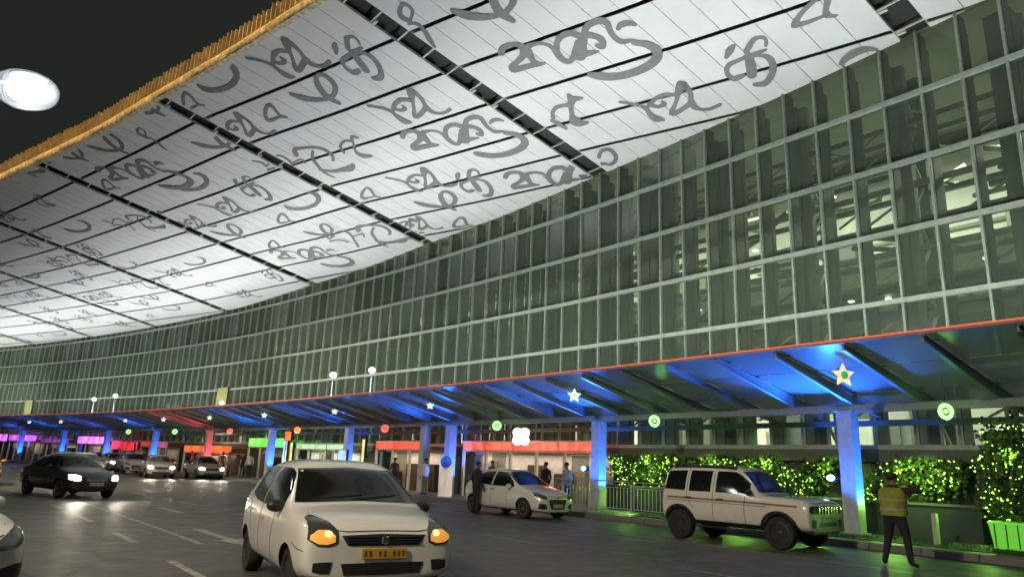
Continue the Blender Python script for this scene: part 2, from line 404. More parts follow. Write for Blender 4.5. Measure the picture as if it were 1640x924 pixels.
for i in range(60):
    a = rq.uniform(-4, 70); w = rq.uniform(.5, 1.6); q.box(st(a, 7.6+rq.random()*.8, 3.1+rq.random()*.3), (w/2, .05, rq.uniform(.4, .8)), rq.choice([M['shopwall'], M['steel_pale'], M['soffit'], M['findark']]), (tan(a), nrm(a), Vector((0, 0, 1))))
tpart(q, 'hall_partition', kind='stuff')
q = MB(); sweep(q, smin, SMAX, .31, 9.0, 2.2, 2.4, M['hall_dark'], 2.3); tpart(q, 'hall_floor')
q = MB()
for z in (5.2, 8.9):
    sweep(q, smin, SMAX, 5.0, 8.7, z, z+.35, M['steel_pale'], 2.3)
    sweep(q, smin, SMAX, 4.9, 4.99, z-.1, z+1.1, M['steel_pale'], 2.3)
tpart(q, 'hall_gallery')
q = MB(); sweep(q, smin, SMAX, .3, 9.0, 15.9, 16.1, M['hall_dark'], 2.3); tpart(q, 'hall_ceiling')
q = MB(); random.seed(5)
for i in range(90):
    a = random.uniform(0, 70); q.box(st(a, random.uniform(3.0, 8.2), random.choice([5.1, 8.8, 11.5, 12.5])), (.09, .09, .03), M['globe'], (tan(a), nrm(a), Vector((0, 0, 1))))
tpart(q, 'downlight', kind='stuff')

# ------------------------------------------------------------------ roof soffit
base_rows = [-14.15, -11.86, -9.58, -7.28, -5.3, -3.3, -1.1, 1.2, 3.5]
GLY = {"big":[[216,-175,234,-194,210,-179,228,-198,204,-182,217,-205,201,-184,202,-211,196,-185,188,-212,188,-186,175,-211,179,-186,163,-208,169,-183,150,-203,158,-178,138,-196,151,-173,128,-188,149,-167,121,-180,149,-161,118,-170,151,-155,116,-160,155,-151,118,-148,161,-147,122,-136,163,-146,132,-123,162,-146,148,-114,165,-142,162,-111,173,-138,175,-110,185,-134,190,-108,200,-131,205,-107,214,-129,220,-105,226,-129,233,-103,238,-129,242,-100,254,-125,241,-100,270,-111,234,-106,273,-96,234,-111,266,-86,235,-111,254,-81,229,-107,239,-76,217,-101,225,-72,205,-96,211,-68,192,-91,197,-64,179,-86,184,-60,166,-81,175,-57,156,-76,167,-53,148,-72,158,-49,141,-67,149,-47,135,-62,140,-45,129,-57,134,-44,125,-54],[153,-131,112,-130,155,-124,116,-122,159,-113,123,-112,162,-104,129,-101,164,-97,134,-94,167,-89,138,-89,170,-80,140,-86,168,-70,141,-80,165,-62,140,-73,163,-57,139,-68],[117,-135,102,-158,108,-134,94,-155,96,-133,82,-150,84,-130,71,-145,75,-126,62,-139,67,-120,53,-132,61,-114,46,-124,57,-107,41,-116,54,-99,37,-107,54,-91,34,-97,56,-81,32,-85,61,-70,32,-74,65,-59,32,-62,69,-49,35,-51,72,-38,39,-41,73,-25,42,-33,72,-13,42,-24,68,-1,42,-15,60,8,40,-10,48,13,37,-10,35,13,32,-12,20,9,24,-15,5,2,15,-20,-9,-6,2,-28,-23,-15,-11,-37,-37,-23,-24,-45,-50,-32,-38,-53,-60,-38,-47,-59],[25,-65,46,-80,19,-71,39,-87,10,-79,27,-96,3,-85,12,-105,-6,-88,-4,-112,-17,-91,-20,-116,-26,-92,-36,-117,-36,-90,-52,-115,-46,-87,-66,-109,-54,-82,-78,-102,-57,-76,-85,-91,-60,-65,-89,-81,-65,-54,-92,-75,-76,-47,-96,-73,-84,-44,-104,-71,-91,-41,-114,-65,-98,-36,-123,-56,-105,-28,-129,-45,-111,-20,-135,-34,-113,-12,-139,-24,-113,-4,-142,-13,-112,1,-141,0,-110,5,-134,14,-106,10,-123,26,-110,9,-107,35,-114,10,-93,30,-110,7,-89,22,-107,4,-87,17],[-25,22,11,-14,-36,12,-1,-23,-51,-2,-18,-37,-62,-12,-36,-49,-66,-16,-51,-56,-73,-22,-61,-57,-85,-31,-68,-59,-99,-43,-81,-66,-113,-55,-98,-77,-124,-64,-115,-86,-131,-67,-129,-92,-137,-68,-142,-95,-144,-68,-155,-95,-154,-67,-169,-93,-165,-64,-183,-89,-174,-60,-195,-83,-179,-55,-203,-76,-182,-51,-209,-66,-183,-47,-212,-54,-182,-44,-208,-41,-178,-36,-202,-30,-173,-26,-197,-22,-168,-15,-192,-12,-164,-3,-188,-3,-161,10,-185,7,-160,25,-184,18,-161,40,-184,30,-166,54,-186,38,-179,62,-193,45,-193,67,-204,51,-203,71,-214,58,-209,77,-221,67,-214,84,-226,74,-216,89,-230,79],[2,8,-18,-14,-6,13,-26,-10,-17,20,-37,-4,-31,25,-49,2,-47,29,-61,10,-63,32,-73,18,-75,33,-82,24],[-210,2,-210,-16,-215,1,-215,-18,-221,0,-224,-21,-226,0,-235,-22,-232,2,-245,-20,-240,4,-254,-16,-246,7,-262,-11,-252,11,-268,-3,-257,16,-271,6,-260,20,-273,11],[-200,86,-215,70,-206,94,-224,76,-216,106,-237,85,-222,117,-248,96,-225,128,-256,109,-227,140,-262,123,-226,150,-265,137,-224,156,-265,152,-223,158,-259,168,-222,158,-248,184,-220,160,-233,196,-213,165,-216,204,-203,169,-199,209,-190,172,-181,211,-173,174,-161,212,-155,175,-140,211,-134,173,-117,208,-111,170,-93,203,-89,165,-69,196,-69,158,-48,188,-51,149,-27,178,-35,139,-9,168,-23,129,7,156,-13,117,19,144,-4,107,29,134,5,99,35,124,12,94,39,116,16,90,42,110]],"shri":[[46,-76,50,-91,41,-78,46,-95,34,-80,40,-102,28,-82,34,-108,23,-85,28,-113,17,-87,21,-117,12,-90,14,-120,6,-95,7,-121,0,-100,0,-121,-4,-104,-4,-120],[-22,-52,-16,-75,-27,-56,-22,-79,-35,-62,-30,-84,-44,-67,-38,-90,-52,-73,-47,-95,-60,-79,-57,-101,-67,-82,-67,-105,-72,-85,-77,-105,-78,-86,-84,-103,-84,-86,-90,-100,-88,-83,-97,-97,-91,-79,-102,-92,-93,-76,-106,-86,-93,-73,-107,-77,-92,-69,-105,-68,-91,-65,-102,-59,-88,-62,-96,-51,-84,-57,-90,-46,-81,-53,-86,-43],[-19,-31,-26,-49,-25,-30,-32,-48,-34,-28,-41,-46,-43,-26,-49,-44,-53,-26,-59,-42,-64,-26,-68,-40,-71,-26,-75,-38],[-6,-52,0,-34,3,-52,9,-34,16,-53,22,-35,28,-54,34,-35,38,-56,45,-36,48,-58,55,-36,59,-58,62,-34,70,-54,68,-31,81,-47,74,-28,91,-37,77,-24,99,-24,81,-19,104,-10,84,-10,107,3,85,-3,107,15,85,3,104,26,84,8,97,35,82,11,86,39,76,14,73,39,65,15,65,39,58,16],[0,-48,-27,-38,4,-41,-25,-31,9,-31,-21,-20,15,-21,-16,-9,21,-11,-12,1,26,-2,-7,12,31,8,-2,23,37,18,5,35,43,29,13,47,47,37,18,54],[-17,-27,-24,-39,-24,-23,-31,-35,-33,-18,-41,-30,-40,-11,-49,-25,-45,-4,-57,-20,-47,3,-64,-15,-48,9,-69,-6,-47,16,-72,6,-46,25,-72,19,-44,32,-69,34,-40,39,-63,49,-36,47,-55,63,-30,55,-46,76,-23,64,-34,88,-14,73,-22,99,-4,80,-9,108,4,86,2,115,12,90,15,120,18,91,28,121,26,90,40,116,36,87,49,108,44,83,55,102]],"tha":[[151,-114,138,-126,146,-108,133,-120,138,-100,125,-112,130,-91,117,-102,121,-79,108,-91,112,-65,98,-77,105,-53,89,-64,102,-42,84,-53,101,-32,81,-42,102,-23,80,-31,105,-15,81,-18,110,-4,84,-8,114,9,85,1,117,23,85,10,118,37,84,20,115,51,83,27,106,60,81,36,95,64,78,46,87,67,75,53],[90,-19,91,-35,81,-23,82,-40,68,-29,68,-48,55,-33,54,-54,43,-37,41,-58,32,-41,28,-62,21,-43,14,-64,8,-43,0,-64,-5,-43,-15,-63,-16,-41,-29,-59,-26,-34,-41,-50,-36,-24,-51,-39,-43,-17,-57,-32],[69,-23,48,-38,66,-18,47,-33,61,-11,44,-25,55,-4,41,-21,47,0,36,-19,39,2,29,-19,32,4,21,-19,26,4,16,-17,19,4,13,-16,6,-5,19,-11,3,-16,20,-9,5,-23,20,-15,6,-28,20,-20],[-97,-76,-109,-34,-89,-69,-100,-30,-77,-59,-89,-25,-65,-47,-79,-20,-54,-35,-69,-15,-46,-23,-58,-7,-37,-12,-46,2,-26,-2,-33,13,-13,8,-19,23,-1,16,-6,34,12,23,8,44,26,31,19,52,43,50,15,46,36,66,15,39,24,69,9,42,10,70,-1,44,-5,69,-13,43,-22,66,-28,41,-36,64,-42,38,-45,63,-52,36,-56,62,-58,34,-68,56,-62,32,-80,45,-67,28,-90,33,-75,20,-99,21,-81,11,-107,8,-87,2,-113,-5,-91,-7,-119,-19,-94,-16,-123,-34,-94,-25,-125,-48,-92,-36,-127,-57,-91,-44],[-55,45,-87,41,-53,52,-84,48,-51,64,-81,57,-51,77,-79,64,-55,88,-78,72,-62,96,-79,81,-69,104,-82,90,-77,111,-88,97,-87,118,-97,102,-99,123,-107,106,-115,125,-122,108,-132,126,-139,107,-144,126,-151,107]],"pa":[[141,-76,114,-83,139,-65,107,-73,135,-48,96,-59,128,-33,86,-46,119,-20,77,-34,107,-8,69,-22,93,4,59,-10,76,16,45,1,57,27,29,13,36,37,12,21,15,44,-5,27,-7,49,-24,31,-31,51,-39,31,-55,48,-50,28,-79,41,-62,23,-98,32,-72,17,-113,22,-82,11,-124,10,-92,5,-132,-3,-100,-4,-138,-18,-107,-17,-141,-34,-112,-31,-141,-48,-113,-42,-136,-60,-108,-51,-127,-70,-101,-57,-111,-76,-96,-58,-88,-75,-93,-57,-66,-69,-85,-53,-46,-59,-76,-47,-30,-47,-67,-39,-16,-33,-56,-28,-5,-19,-46,-16,5,-4,-37,-3,14,13,-29,11,18,31,-23,26,16,51,-20,43,10,70,-20,63,5,83,-21,77]],"ki":[[3,-39,26,-32,5,-46,30,-39,7,-56,34,-49,7,-63,36,-60,5,-68,33,-70,3,-72,26,-80,-1,-76,15,-88,-10,-80,0,-95,-22,-84,-17,-100,-29,-86,-34,-101,-32,-86,-46,-98,-36,-84,-54,-91,-39,-80,-57,-83,-39,-72,-56,-73,-36,-63,-53,-62,-31,-57,-44,-50,-20,-51,-27,-41,-3,-46,-8,-34,10,-42,6,-30],[34,-23,19,-33,27,-19,12,-29,18,-12,2,-21,13,-5,-6,-11,13,4,-7,1,16,15,-5,14,22,27,-1,28,29,39,4,41,38,51,12,55,46,65,19,67,51,79,27,80,55,92,36,92,57,101,42,101]],"yo":[[-110,-49,-99,-37,-103,-56,-89,-39,-93,-65,-75,-41,-79,-71,-66,-41,-60,-67,-65,-39,-50,-60,-57,-34,-49,-59,-39,-28,-45,-58,-26,-32,-36,-58,-19,-38,-24,-61,-10,-44,-12,-65,2,-49,2,-71,15,-53,19,-74,27,-54,38,-70,37,-51,55,-62,49,-45,70,-52,59,-39,82,-41,64,-34,90,-31,68,-27,94,-25,72,-22],[-65,-87,-83,-87,-59,-80,-83,-80,-51,-70,-81,-68,-45,-63,-75,-54,-40,-58,-63,-42,-33,-49,-52,-34,-23,-38,-41,-26,-11,-25,-30,-15,1,-11,-19,-2,12,1,-10,10,24,11,-5,20,38,23,-5,27,48,41,-8,27,48,57,-7,32,42,69,-5,41,32,79,-5,49,18,84,-8,56,4,86,-15,64,-6,87,-21,70],[110,-8,88,-19,109,-2,86,-13,108,8,83,-5,107,18,80,5,103,32,79,20,99,46,78,36,96,57,77,48]],"ring":[[38,-12,49,-28,30,-20,40,-35,19,-29,26,-46,11,-34,10,-55,3,-37,-5,-59,-6,-37,-18,-58,-14,-36,-30,-56,-20,-32,-39,-50,-24,-25,-46,-41,-25,-18,-49,-30,-23,-8,-48,-14,-19,5,-43,3,-13,15,-34,20,-8,21,-21,34,0,28,-6,46,7,32,9,54,15,35,23,58,25,36,36,59,32,37,43,58]],"tri":[[-52,47,-37,53,-46,42,-30,49,-39,35,-19,41,-37,26,-15,29,-48,11,-25,11,-65,-8,-40,-9,-78,-25,-50,-23,-81,-37,-51,-32,-78,-47,-50,-37,-59,-53,-49,-37,-31,-50,-34,-35,1,-42,-9,-28,30,-32,13,-20,54,-20,29,-12,73,-6,42,-3,81,9,47,2,70,19,44,6,51,25,30,12,31,29,14,16,11,32,-3,20,-10,34,-22,23,-24,36,-36,24]],"cres":[[-113,-47,-132,-54,-118,-42,-141,-50,-124,-35,-153,-43,-127,-27,-163,-34,-126,-19,-167,-23,-122,-10,-167,-11,-117,-1,-163,0,-110,6,-155,12,-101,13,-142,24,-92,18,-122,35,-79,22,-96,44,-60,26,-66,50,-42,28,-35,54,-24,28,-6,54,-4,27,22,51,17,24,48,46,39,19,74,39,61,12,98,30,80,4,119,20,96,-6,138,9,109,-16,154,-3,118,-26,165,-16,124,-35,167,-29,128,-44,163,-40,130,-51,160,-48]],"au":[[367,-174,349,-181,359,-165,339,-172,348,-152,326,-159,341,-139,317,-145,345,-128,321,-131,354,-114,328,-119,343,-103,328,-117,305,-109,304,-121,261,-120,261,-132,228,-126,219,-139,205,-124,189,-136,186,-119,166,-128,173,-110,152,-117,169,-96,146,-102,172,-79,148,-83,179,-61,154,-65,188,-47,164,-48,202,-31,178,-31,217,-14,193,-14,236,8,211,7,257,31,230,31,272,48,244,47],[376,-84,356,-97,356,-80,337,-92,329,-73,310,-84,308,-64,287,-74,294,-50,272,-58,285,-32,262,-40,279,-20,256,-27],[170,-39,159,-49,147,-37,136,-47,117,-33,103,-44,98,-29,79,-38,98,-23,76,-26,105,-14,86,-14,112,-7,93,-6],[44,-72,91,-73,38,-80,83,-82,33,-87,68,-95,40,-86,36,-108,37,-86,10,-106,20,-82,-7,-99,1,-76,-23,-91,-19,-69,-42,-83,-39,-61,-62,-73,-57,-50,-81,-62,-74,-37,-99,-49,-89,-22,-116,-34,-98,-7,-127,-17,-99,9,-130,2,-95,28,-127,22,-88,42,-119,40,-80,50,-103,56,-67,57,-84,67,-56,62,-72,74],[-44,-42,-52,-30,-26,-35,-35,-23,1,-25,-13,-13,28,-11,5,-4,47,6,17,7,60,22,29,21,71,40,42,38,85,59,56,57,97,80,70,76,105,101,80,96,105,124,83,117,99,145,81,139,94,160,80,155],[97,79,76,70,87,93,64,82,72,112,46,99,54,128,26,113,33,140,4,121,10,148,-20,126,-10,156,-45,131,-28,166,-70,136,-45,175,-92,139,-68,181,-104,140,-101,175,-103,142,-123,164,-108,142,-132,157,-117,140],[-193,65,-173,65,-204,53,-182,53,-217,38,-195,35,-229,29,-216,18,-242,25,-245,10,-263,22,-272,8,-280,22,-294,10,-290,27,-309,17,-299,37,-319,26,-314,43,-323,29,-338,33,-319,28,-349,23,-327,18,-341,24,-352,6,-343,26,-367,14,-351,34,-373,24,-357,40,-376,32],[-338,13,-355,17,-322,26,-339,30,-299,45,-316,49,-278,61,-295,66,-262,73,-279,79,-247,84,-267,87,-234,97,-261,95,-227,113,-258,107,-224,130,-259,119,-228,144,-262,130,-242,155,-270,139,-260,162,-282,147,-273,166,-291,154]],"arc":[[58,24,66,3,53,19,60,-3,46,13,52,-11,40,10,41,-19,31,7,29,-24,21,6,16,-28,10,5,4,-30,0,4,-8,-30,-11,4,-19,-28,-20,5,-30,-25,-29,7,-40,-19,-38,10,-48,-11,-46,14,-55,-2,-51,19,-60,7,-56,25,-63,15,-59,30,-66,21]]}
INST = {"big": [[12.25, -6.11], [20.31, -5.5], [18.69, -0.58], [39.45, -13.91], [39.95, -2.85]], "shri": [[7.66, -2.02], [19.57, -11.26], [22.7, -2.86], [34.62, -9.45]], "tha": [[11.26, -2.12], [22.19, -13.2], [20.46, -8.36], [25.03, -4.62], [38.41, -9.43], [29.32, -12.49]], "pa": [[22.99, -11.3], [12.91, -9.56], [25.87, -2.68], [41.77, -7.68], [31.77, -12.66], [37.69, -16.14]], "ki": [[15.84, -10.78], [30.64, -7.18]], "yo": [[14.85, -3.95]], "ring": [[15.56, -0.9]], "tri": [[26.65, -11.98], [29.52, -14.84], [29.0, -5.39], [36.48, -6.71], [40.8, -5.17], [26.78, -0.68], [4.97, -2.74], [43.13, -14.77]], "cres": [[26.23, -14.53], [37.4, -11.77], [33.29, -6.94], [52.38, -13.75]], "au": [[28.23, -8.99], [32.62, -2.69]], "arc": [[4.85, -0.32]]}
rng = random.Random(3)
bays = list(range(-2, 11))
def in_bay(s, t, s0, s1): return s0+.5 < s < s1-.5 and tedge(s)+.12 < t < -.06
extra = []   # the same motifs go on repeating along the far bays
keys = ['big', 'shri', 'tha', 'pa', 'tri', 'cres', 'au', 'ki', 'ring', 'yo']
for s in np.arange(46.5, 150, 3.3):
    for t in np.arange(-19.5, -1, 2.5):
        if rng.random() < .62: extra.append((rng.choice(['shri', 'tha', 'pa', 'tri', 'cres', 'tha', 'yo', 'big', 'au']), s+rng.uniform(-.9, .9), t+rng.uniform(-.5, .5), .8))
for s, t in [(8, -8), (5, -6.5), (1.5, -4.5), (9.5, -10.4), (-2, -4), (-4, -2), (0.5, -1.7), (12.6, -13)]:
    extra.append((rng.choice(keys), s, t, 1.))
for s, t in [(32, -16), (34.7, -15), (37, -16.6), (38.6, -14.6), (41, -17.2), (35.6, -4.5), (38, -6.6), (41.5, -3.4), (43, -9.7), (41.8, -12.0), (33, -1.3), (37.6, -1.5), (42.8, -1.5), (31.8, -12.4), (34.5, -13.2), (29.4, -1.9), (23.4, -6.2), (35, -11.7)]:
    extra.append((rng.choice(['tha', 'tri', 'pa', 'shri', 'yo', 'ki']), s, t, .85))
kept = []
base_c = [(s, t, 3.4 if k in ('big', 'au') else 2.3) for k, v in INST.items() for s, t in v]
for e_ in extra:
    r_e = 3.2 if e_[0] in ('big', 'au') else 1.9
    if all(math.hypot(e_[1]-s, (e_[2]-t)*1.15) > (r+r_e)*.62 for s, t, r in base_c): kept.append(e_); base_c.append((e_[1], e_[2], r_e))
extra = kept
placed = [(k, s, t, 1.) for k, v in INST.items() for s, t in v]+extra
deckm = MB()
sg = list(np.arange(-30, SMAX+4, 1.5))
for s in []: pass
vs = []; fs = []
sg = [max(smin, x) for x in np.arange(-14, SMAX, 1.4)]
for s in sg:
    e = tedge(s)
    for t, dz in ((e+.1, .3), (e*.5, .3), (0, .3), (0.28, .34)): vs.append(sof(s, t, dz))
for i in range(len(sg)-1):
    for j in range(3): fs.append((4*i+j, 4*i+j+1, 4*i+5+j, 4*i+4+j))
deckm.add(vs, fs, M['deck']); tpart(deckm, 'roof_deck')
for k in bays:
    s0 = max(SB+k*L, smin); s1 = SB+(k+1)*L
    sp = MB()
    rows0 = sorted(base_rows+([5.8] if k > 4 else []))
    ncol = 13; w = (s1-s0-.9)/ncol
    for c_ in range(ncol):
        a = s0+.45+c_*w+.011; b = a+w-.022
        edges = []
        for s in (a, b):
            rows = [tedge(s)]+[r+gsh(s) for r in rows0 if tedge(s)+.3 < r+gsh(s)]; edges.append(rows)
        nrow = len(rows0)+1
        for j in range(nrow):
            cs = []
            ok = True; q4 = []
            for s in (a, b):
                lo = tedge(s) if j == 0 else rows0[j-1]+gsh(s)+.085
                hi = rows0[j]+gsh(s)-.085 if j < len(rows0) else 99
                lo = max(lo, tedge(s)); hi = min(hi, -.03)
                q4.append((s, lo, hi))
            if all(h > l for _, l, h in q4):
                pass
            elif any(h > l for _, l, h in q4):
                q4 = [(s, l, max(h, l)) for s, l, h in q4]
                q4 = [(s, min(l, -.03), max(min(h, -.03), min(l, -.03))) for s, l, h in q4]
            else: continue
            (sa, la, ha), (sb, lb, hb) = q4
            for f0, f1 in ((0, .5), (.5, 1)):
                A = [(sa, la+(ha-la)*f0), (sb, lb+(hb-lb)*f0), (sb, lb+(hb-lb)*f1), (sa, la+(ha-la)*f1)]
                dzj = 0
                sp.add([sof(s, t, 0) for s, t in A]+[sof(s, t, .03) for s, t in A], [(0, 1, 2, 3), (7, 6, 5, 4), (0, 4, 5, 1), (1, 5, 6, 2), (2, 6, 7, 3), (3, 7, 4, 0)], M['soffit'])
    panel = tpart(sp, 'soffit_panel')
    # the printed calligraphy of this bay
    lt = MB(); idx = 0
    for key, cs, ct, scl in placed:
        for strk in GLY[key]:
            idx += 1; dz = -.010-.0021*(idx % 11)
            pts = [(cs+strk[i]*.01*scl, ct+strk[i+1]*.01*scl, cs+strk[i+2]*.01*scl, ct+strk[i+3]*.01*scl) for i in range(0, len(strk), 4)]
            runs = []; cur = []
            for p in pts:
                if in_bay(p[0], p[1], s0, s1) and in_bay(p[2], p[3], s0, s1): cur.append(p)
                else:
                    if len(cur) > 1: runs.append(cur)
                    cur = []
            if len(cur) > 1: runs.append(cur)
            for rn in runs:
                vv = []; ff = []
                for p in rn: vv += [sof(p[0], p[1], dz), sof(p[2], p[3], dz)]
                for i in range(len(rn)-1): ff.append((2*i, 2*i+1, 2*i+3, 2*i+2))
                lt.add(vv, ff, M['ink'])
                # round stroke ends
                for e, nx in ((rn[0], rn[1]), (rn[-1], rn[-2])):
                    m_ = ((e[0]+e[2])/2, (e[1]+e[3])/2); m2 = ((nx[0]+nx[2])/2, (nx[1]+nx[3])/2)
                    d = Vector((m_[0]-m2[0], m_[1]-m2[1])); 
                    if d.length < 1e-5: continue
                    d.normalize(); h = Vector((e[0]-e[2], e[1]-e[3]))/2; rr = h.length
                    arc = [(m_[0]+h.x*math.cos(u)+d.x*rr*math.sin(u), m_[1]+h.y*math.cos(u)+d.y*rr*math.sin(u)) for u in np.linspace(0, math.pi, 7)]
                    if all(in_bay(x_, y_, s0, s1) for x_, y_ in arc): lt.add([sof(x_, y_, dz) for x_, y_ in arc], [tuple(range(7))], M['ink'])
    if lt.f: tpart(lt, 'calligraphy', panel)
    # pale battens crossing the dark gap between two bays
    if k > -2:
        bt = MB(); t = -.4
        while t > tedge(s0)+.3:
            x, y = tan(s0), nrm(s0)
            bt.bar(sof(s0-.45, t, .06), sof(s0+.45, t, .06), .06, .05, M['batten'])
            if rng.random() < .6: bt.box(sof(s0+.3, t+.1, .04), (.13, .06, .04), M['batten'], (x, y, Vector((0, 0, 1))))
            t -= 1.16
        sweep_e = [(s0-.455, .02), (s0+.455, .02)]
        for ss, _ in sweep_e:
            n_ = 12
            for i in range(n_):
                t0 = -.05+(tedge(ss)+.05)*i/n_; t1 = -.05+(tedge(ss)+.05)*(i+1)/n_
                bt.bar(sof(ss, t0, .05), sof(ss, t1, .05), .02, .1, M['batten'])
        tpart(bt, 'gap_batten')
# fascia: a rough pale gold beam along the eave and timber fins standing on it
fb = MB(); ss_ = list(np.arange(smin, SMAX, 1.1)); vs = []; fs = []
for s in ss_:
    e = tedge(s)
    for dt, dz in ((.0, -.05), (-.2, -.07), (-.24, .24), (.0, .26)): vs.append(sof(s, e+dt, dz))
for i in range(len(ss_)-1):
    for j in range(4): fs.append((4*i+j, 4*i+(j+1) % 4, 4*i+4+(j+1) % 4, 4*i+4+j))
fb.add(vs, fs, M['fascia']); tpart(fb, 'eave_beam')
fn = MB(); s = smin+.1
while s < SMAX-1:
    e = tedge(s); h = .86+rng.uniform(-.05, .1); x, y = tan(s), nrm(s)
    fn.box(sof(s, e-.12, .26+h/2), (.03, .1, h/2), M['fin'], (x, y, Vector((0, 0, 1))))
    if rng.random() < .5: fn.box(sof(s+.17, e-.06, .26+h/2-.1), (.02, .06, h/2-.1), M['fin'], (x, y, Vector((0, 0, 1))))
    s += .34
tpart(fn, 'eave_fin', kind='stuff')
bk = MB(); vs = []; fs = []
for s in ss_:
    e = tedge(s); vs += [sof(s, e+.25, .26), sof(s, e+.25, .8)]
for i in range(len(ss_)-1): fs.append((2*i, 2*i+1, 2*i+3, 2*i+2))
bk.add(vs, fs, M['fin']); tpart(bk, 'eave_back_board')
la = MB(); vs = []; fs = []
for s in ss_:
    e = tedge(s)
    for dt, dz in ((-.235, .25), (-.26, .25), (-.26, .27), (-.235, .27)): vs.append(sof(s, e+dt, dz))
for i in range(len(ss_)-1):
    for j in range(4): fs.append((4*i+j, 4*i+(j+1) % 4, 4*i+4+(j+1) % 4, 4*i+4+j))
la.add(vs, fs, M['led_amber']); tpart(la, 'eave_light_strip')

# ------------------------------------------------------------------ entrance canopy
can = empty('entrance_canopy', st(0, -2), 0, 'low glass kerbside canopy on steel ribs with a red light line along its edge', 'canopy')
can_inv = Matrix.Translation(-can.location)
def cpart(mb, name, parent=None, smooth=None, bevel=0., kind=None):
    o = mb.build(name, None, smooth, bevel); o.data.transform(can_inv); o.parent = parent or can
    if kind: o['kind'] = kind
    return o
CT0, CZ0, CT1, CZ1 = -5.88, 4.70, -.35, 3.63
def cz(t): return CZ0+(CZ1-CZ0)*(t-CT0)/(CT1-CT0)
ribs = [1.45+1.783*k for k in range(-8, 92)]
q = MB()
for a, b in zip(ribs[:-1], ribs[1:]):
    for t0, t1 in ((CT0, -4.1), (-4.06, -2.2), (-2.16, CT1)):
        q.add([st(a+.02, t0, cz(t0)), st(b-.02, t0, cz(t0)), st(b-.02, t1, cz(t1)), st(a+.02, t1, cz(t1))], [(0, 1, 2, 3)], M['canopy_glass'])
cpart(q, 'canopy_glass')
for a in ribs:
    q = MB(); x = tan(a)
    # tapered I rib: deep at the column line, thin at the tip
    P = [(CT0+.12, .10), (-4.2, .18), (-2.2, .26), (CT1, .2)]
    for w, dzt, dzb in ((.018, -.06, 0), ):
        vs = []; fs = []
        for t, dp in P:
            zt = cz(t)-.06; vs += [st(a, t, zt)-x*w, st(a, t, zt)+x*w, st(a, t, zt-dp)+x*w, st(a, t, zt-dp)-x*w]
        for i in range(len(P)-1):
            for j in range(4): fs.append((4*i+j, 4*i+(j+1) % 4, 4*i+4+(j+1) % 4, 4*i+4+j))
        fs += [(3, 2, 1, 0), (12, 13, 14, 15)]
        q.add(vs, fs, M['canopy_steel'])
    for i in range(len(P)-1):
        for top in (0, 1):
            A, B = [(t, cz(t)-.06-(0 if top else dp)) for t, dp in P[i:i+2]]
            q.bar(st(a, A[0], A[1]+.012*(1 if top else -1)), st(a, B[0], B[1]+.012*(1 if top else -1)), .11, .022, M['canopy_steel'])
    for t in (-5.4, -4.1, -2.2):
        for sg_ in (-1, 1): q.bar(st(a, t, cz(t)-.05), st(a+.16*sg_, t+.05, cz(t)-.015), .025, .025, M['blacktrim'])
    cpart(q, 'canopy_rib')
for t, w, h in ((-2.0, .26, .2), (-.5, .2, .16)):
    q = MB(); sweep(q, -13, SMAX-5, t-w/2, t+w/2, cz(t)-.42-h*.5, cz(t)-.42+h*.5, M['canopy_steel']); cpart(q, 'canopy_beam')
q = MB(); sweep(q, -13, SMAX-5, CT0-.03, CT0+.03, CZ0-.05, CZ0+.03, M['canopy_steel']); cpart(q, 'canopy_edge_rail')
q = MB(); sweep(q, -13, SMAX-5, CT0-.075, CT0-.034, CZ0-.0, CZ0+.03, M['led_red']); cpart(q, 'edge_light_line')
cols = [5.25+9.75*k for k in range(-1, 16)]
zc_ = cz(-2)-.53
def column(s, t):
    x, y = tan(s), nrm(s); q = MB()
    q.box(st(s, t, (zc_+.145)/2), (.21, .21, (zc_-.145)/2), M['column'], (x, y, Vector((0, 0, 1))))
    o = cpart(q, 'canopy_column', bevel=.015)
    q = MB(); q.box(st(s, t, .19), (.28, .28, .045), M['canopy_steel'], (x, y, Vector((0, 0, 1)))); q.box(st(s, t, zc_+.03), (.26, .26, .03), M['canopy_steel'], (x, y, Vector((0, 0, 1))))
    cpart(q, 'column_plate', o)
for s in cols: column(s, -2)
column(26.9, -2)
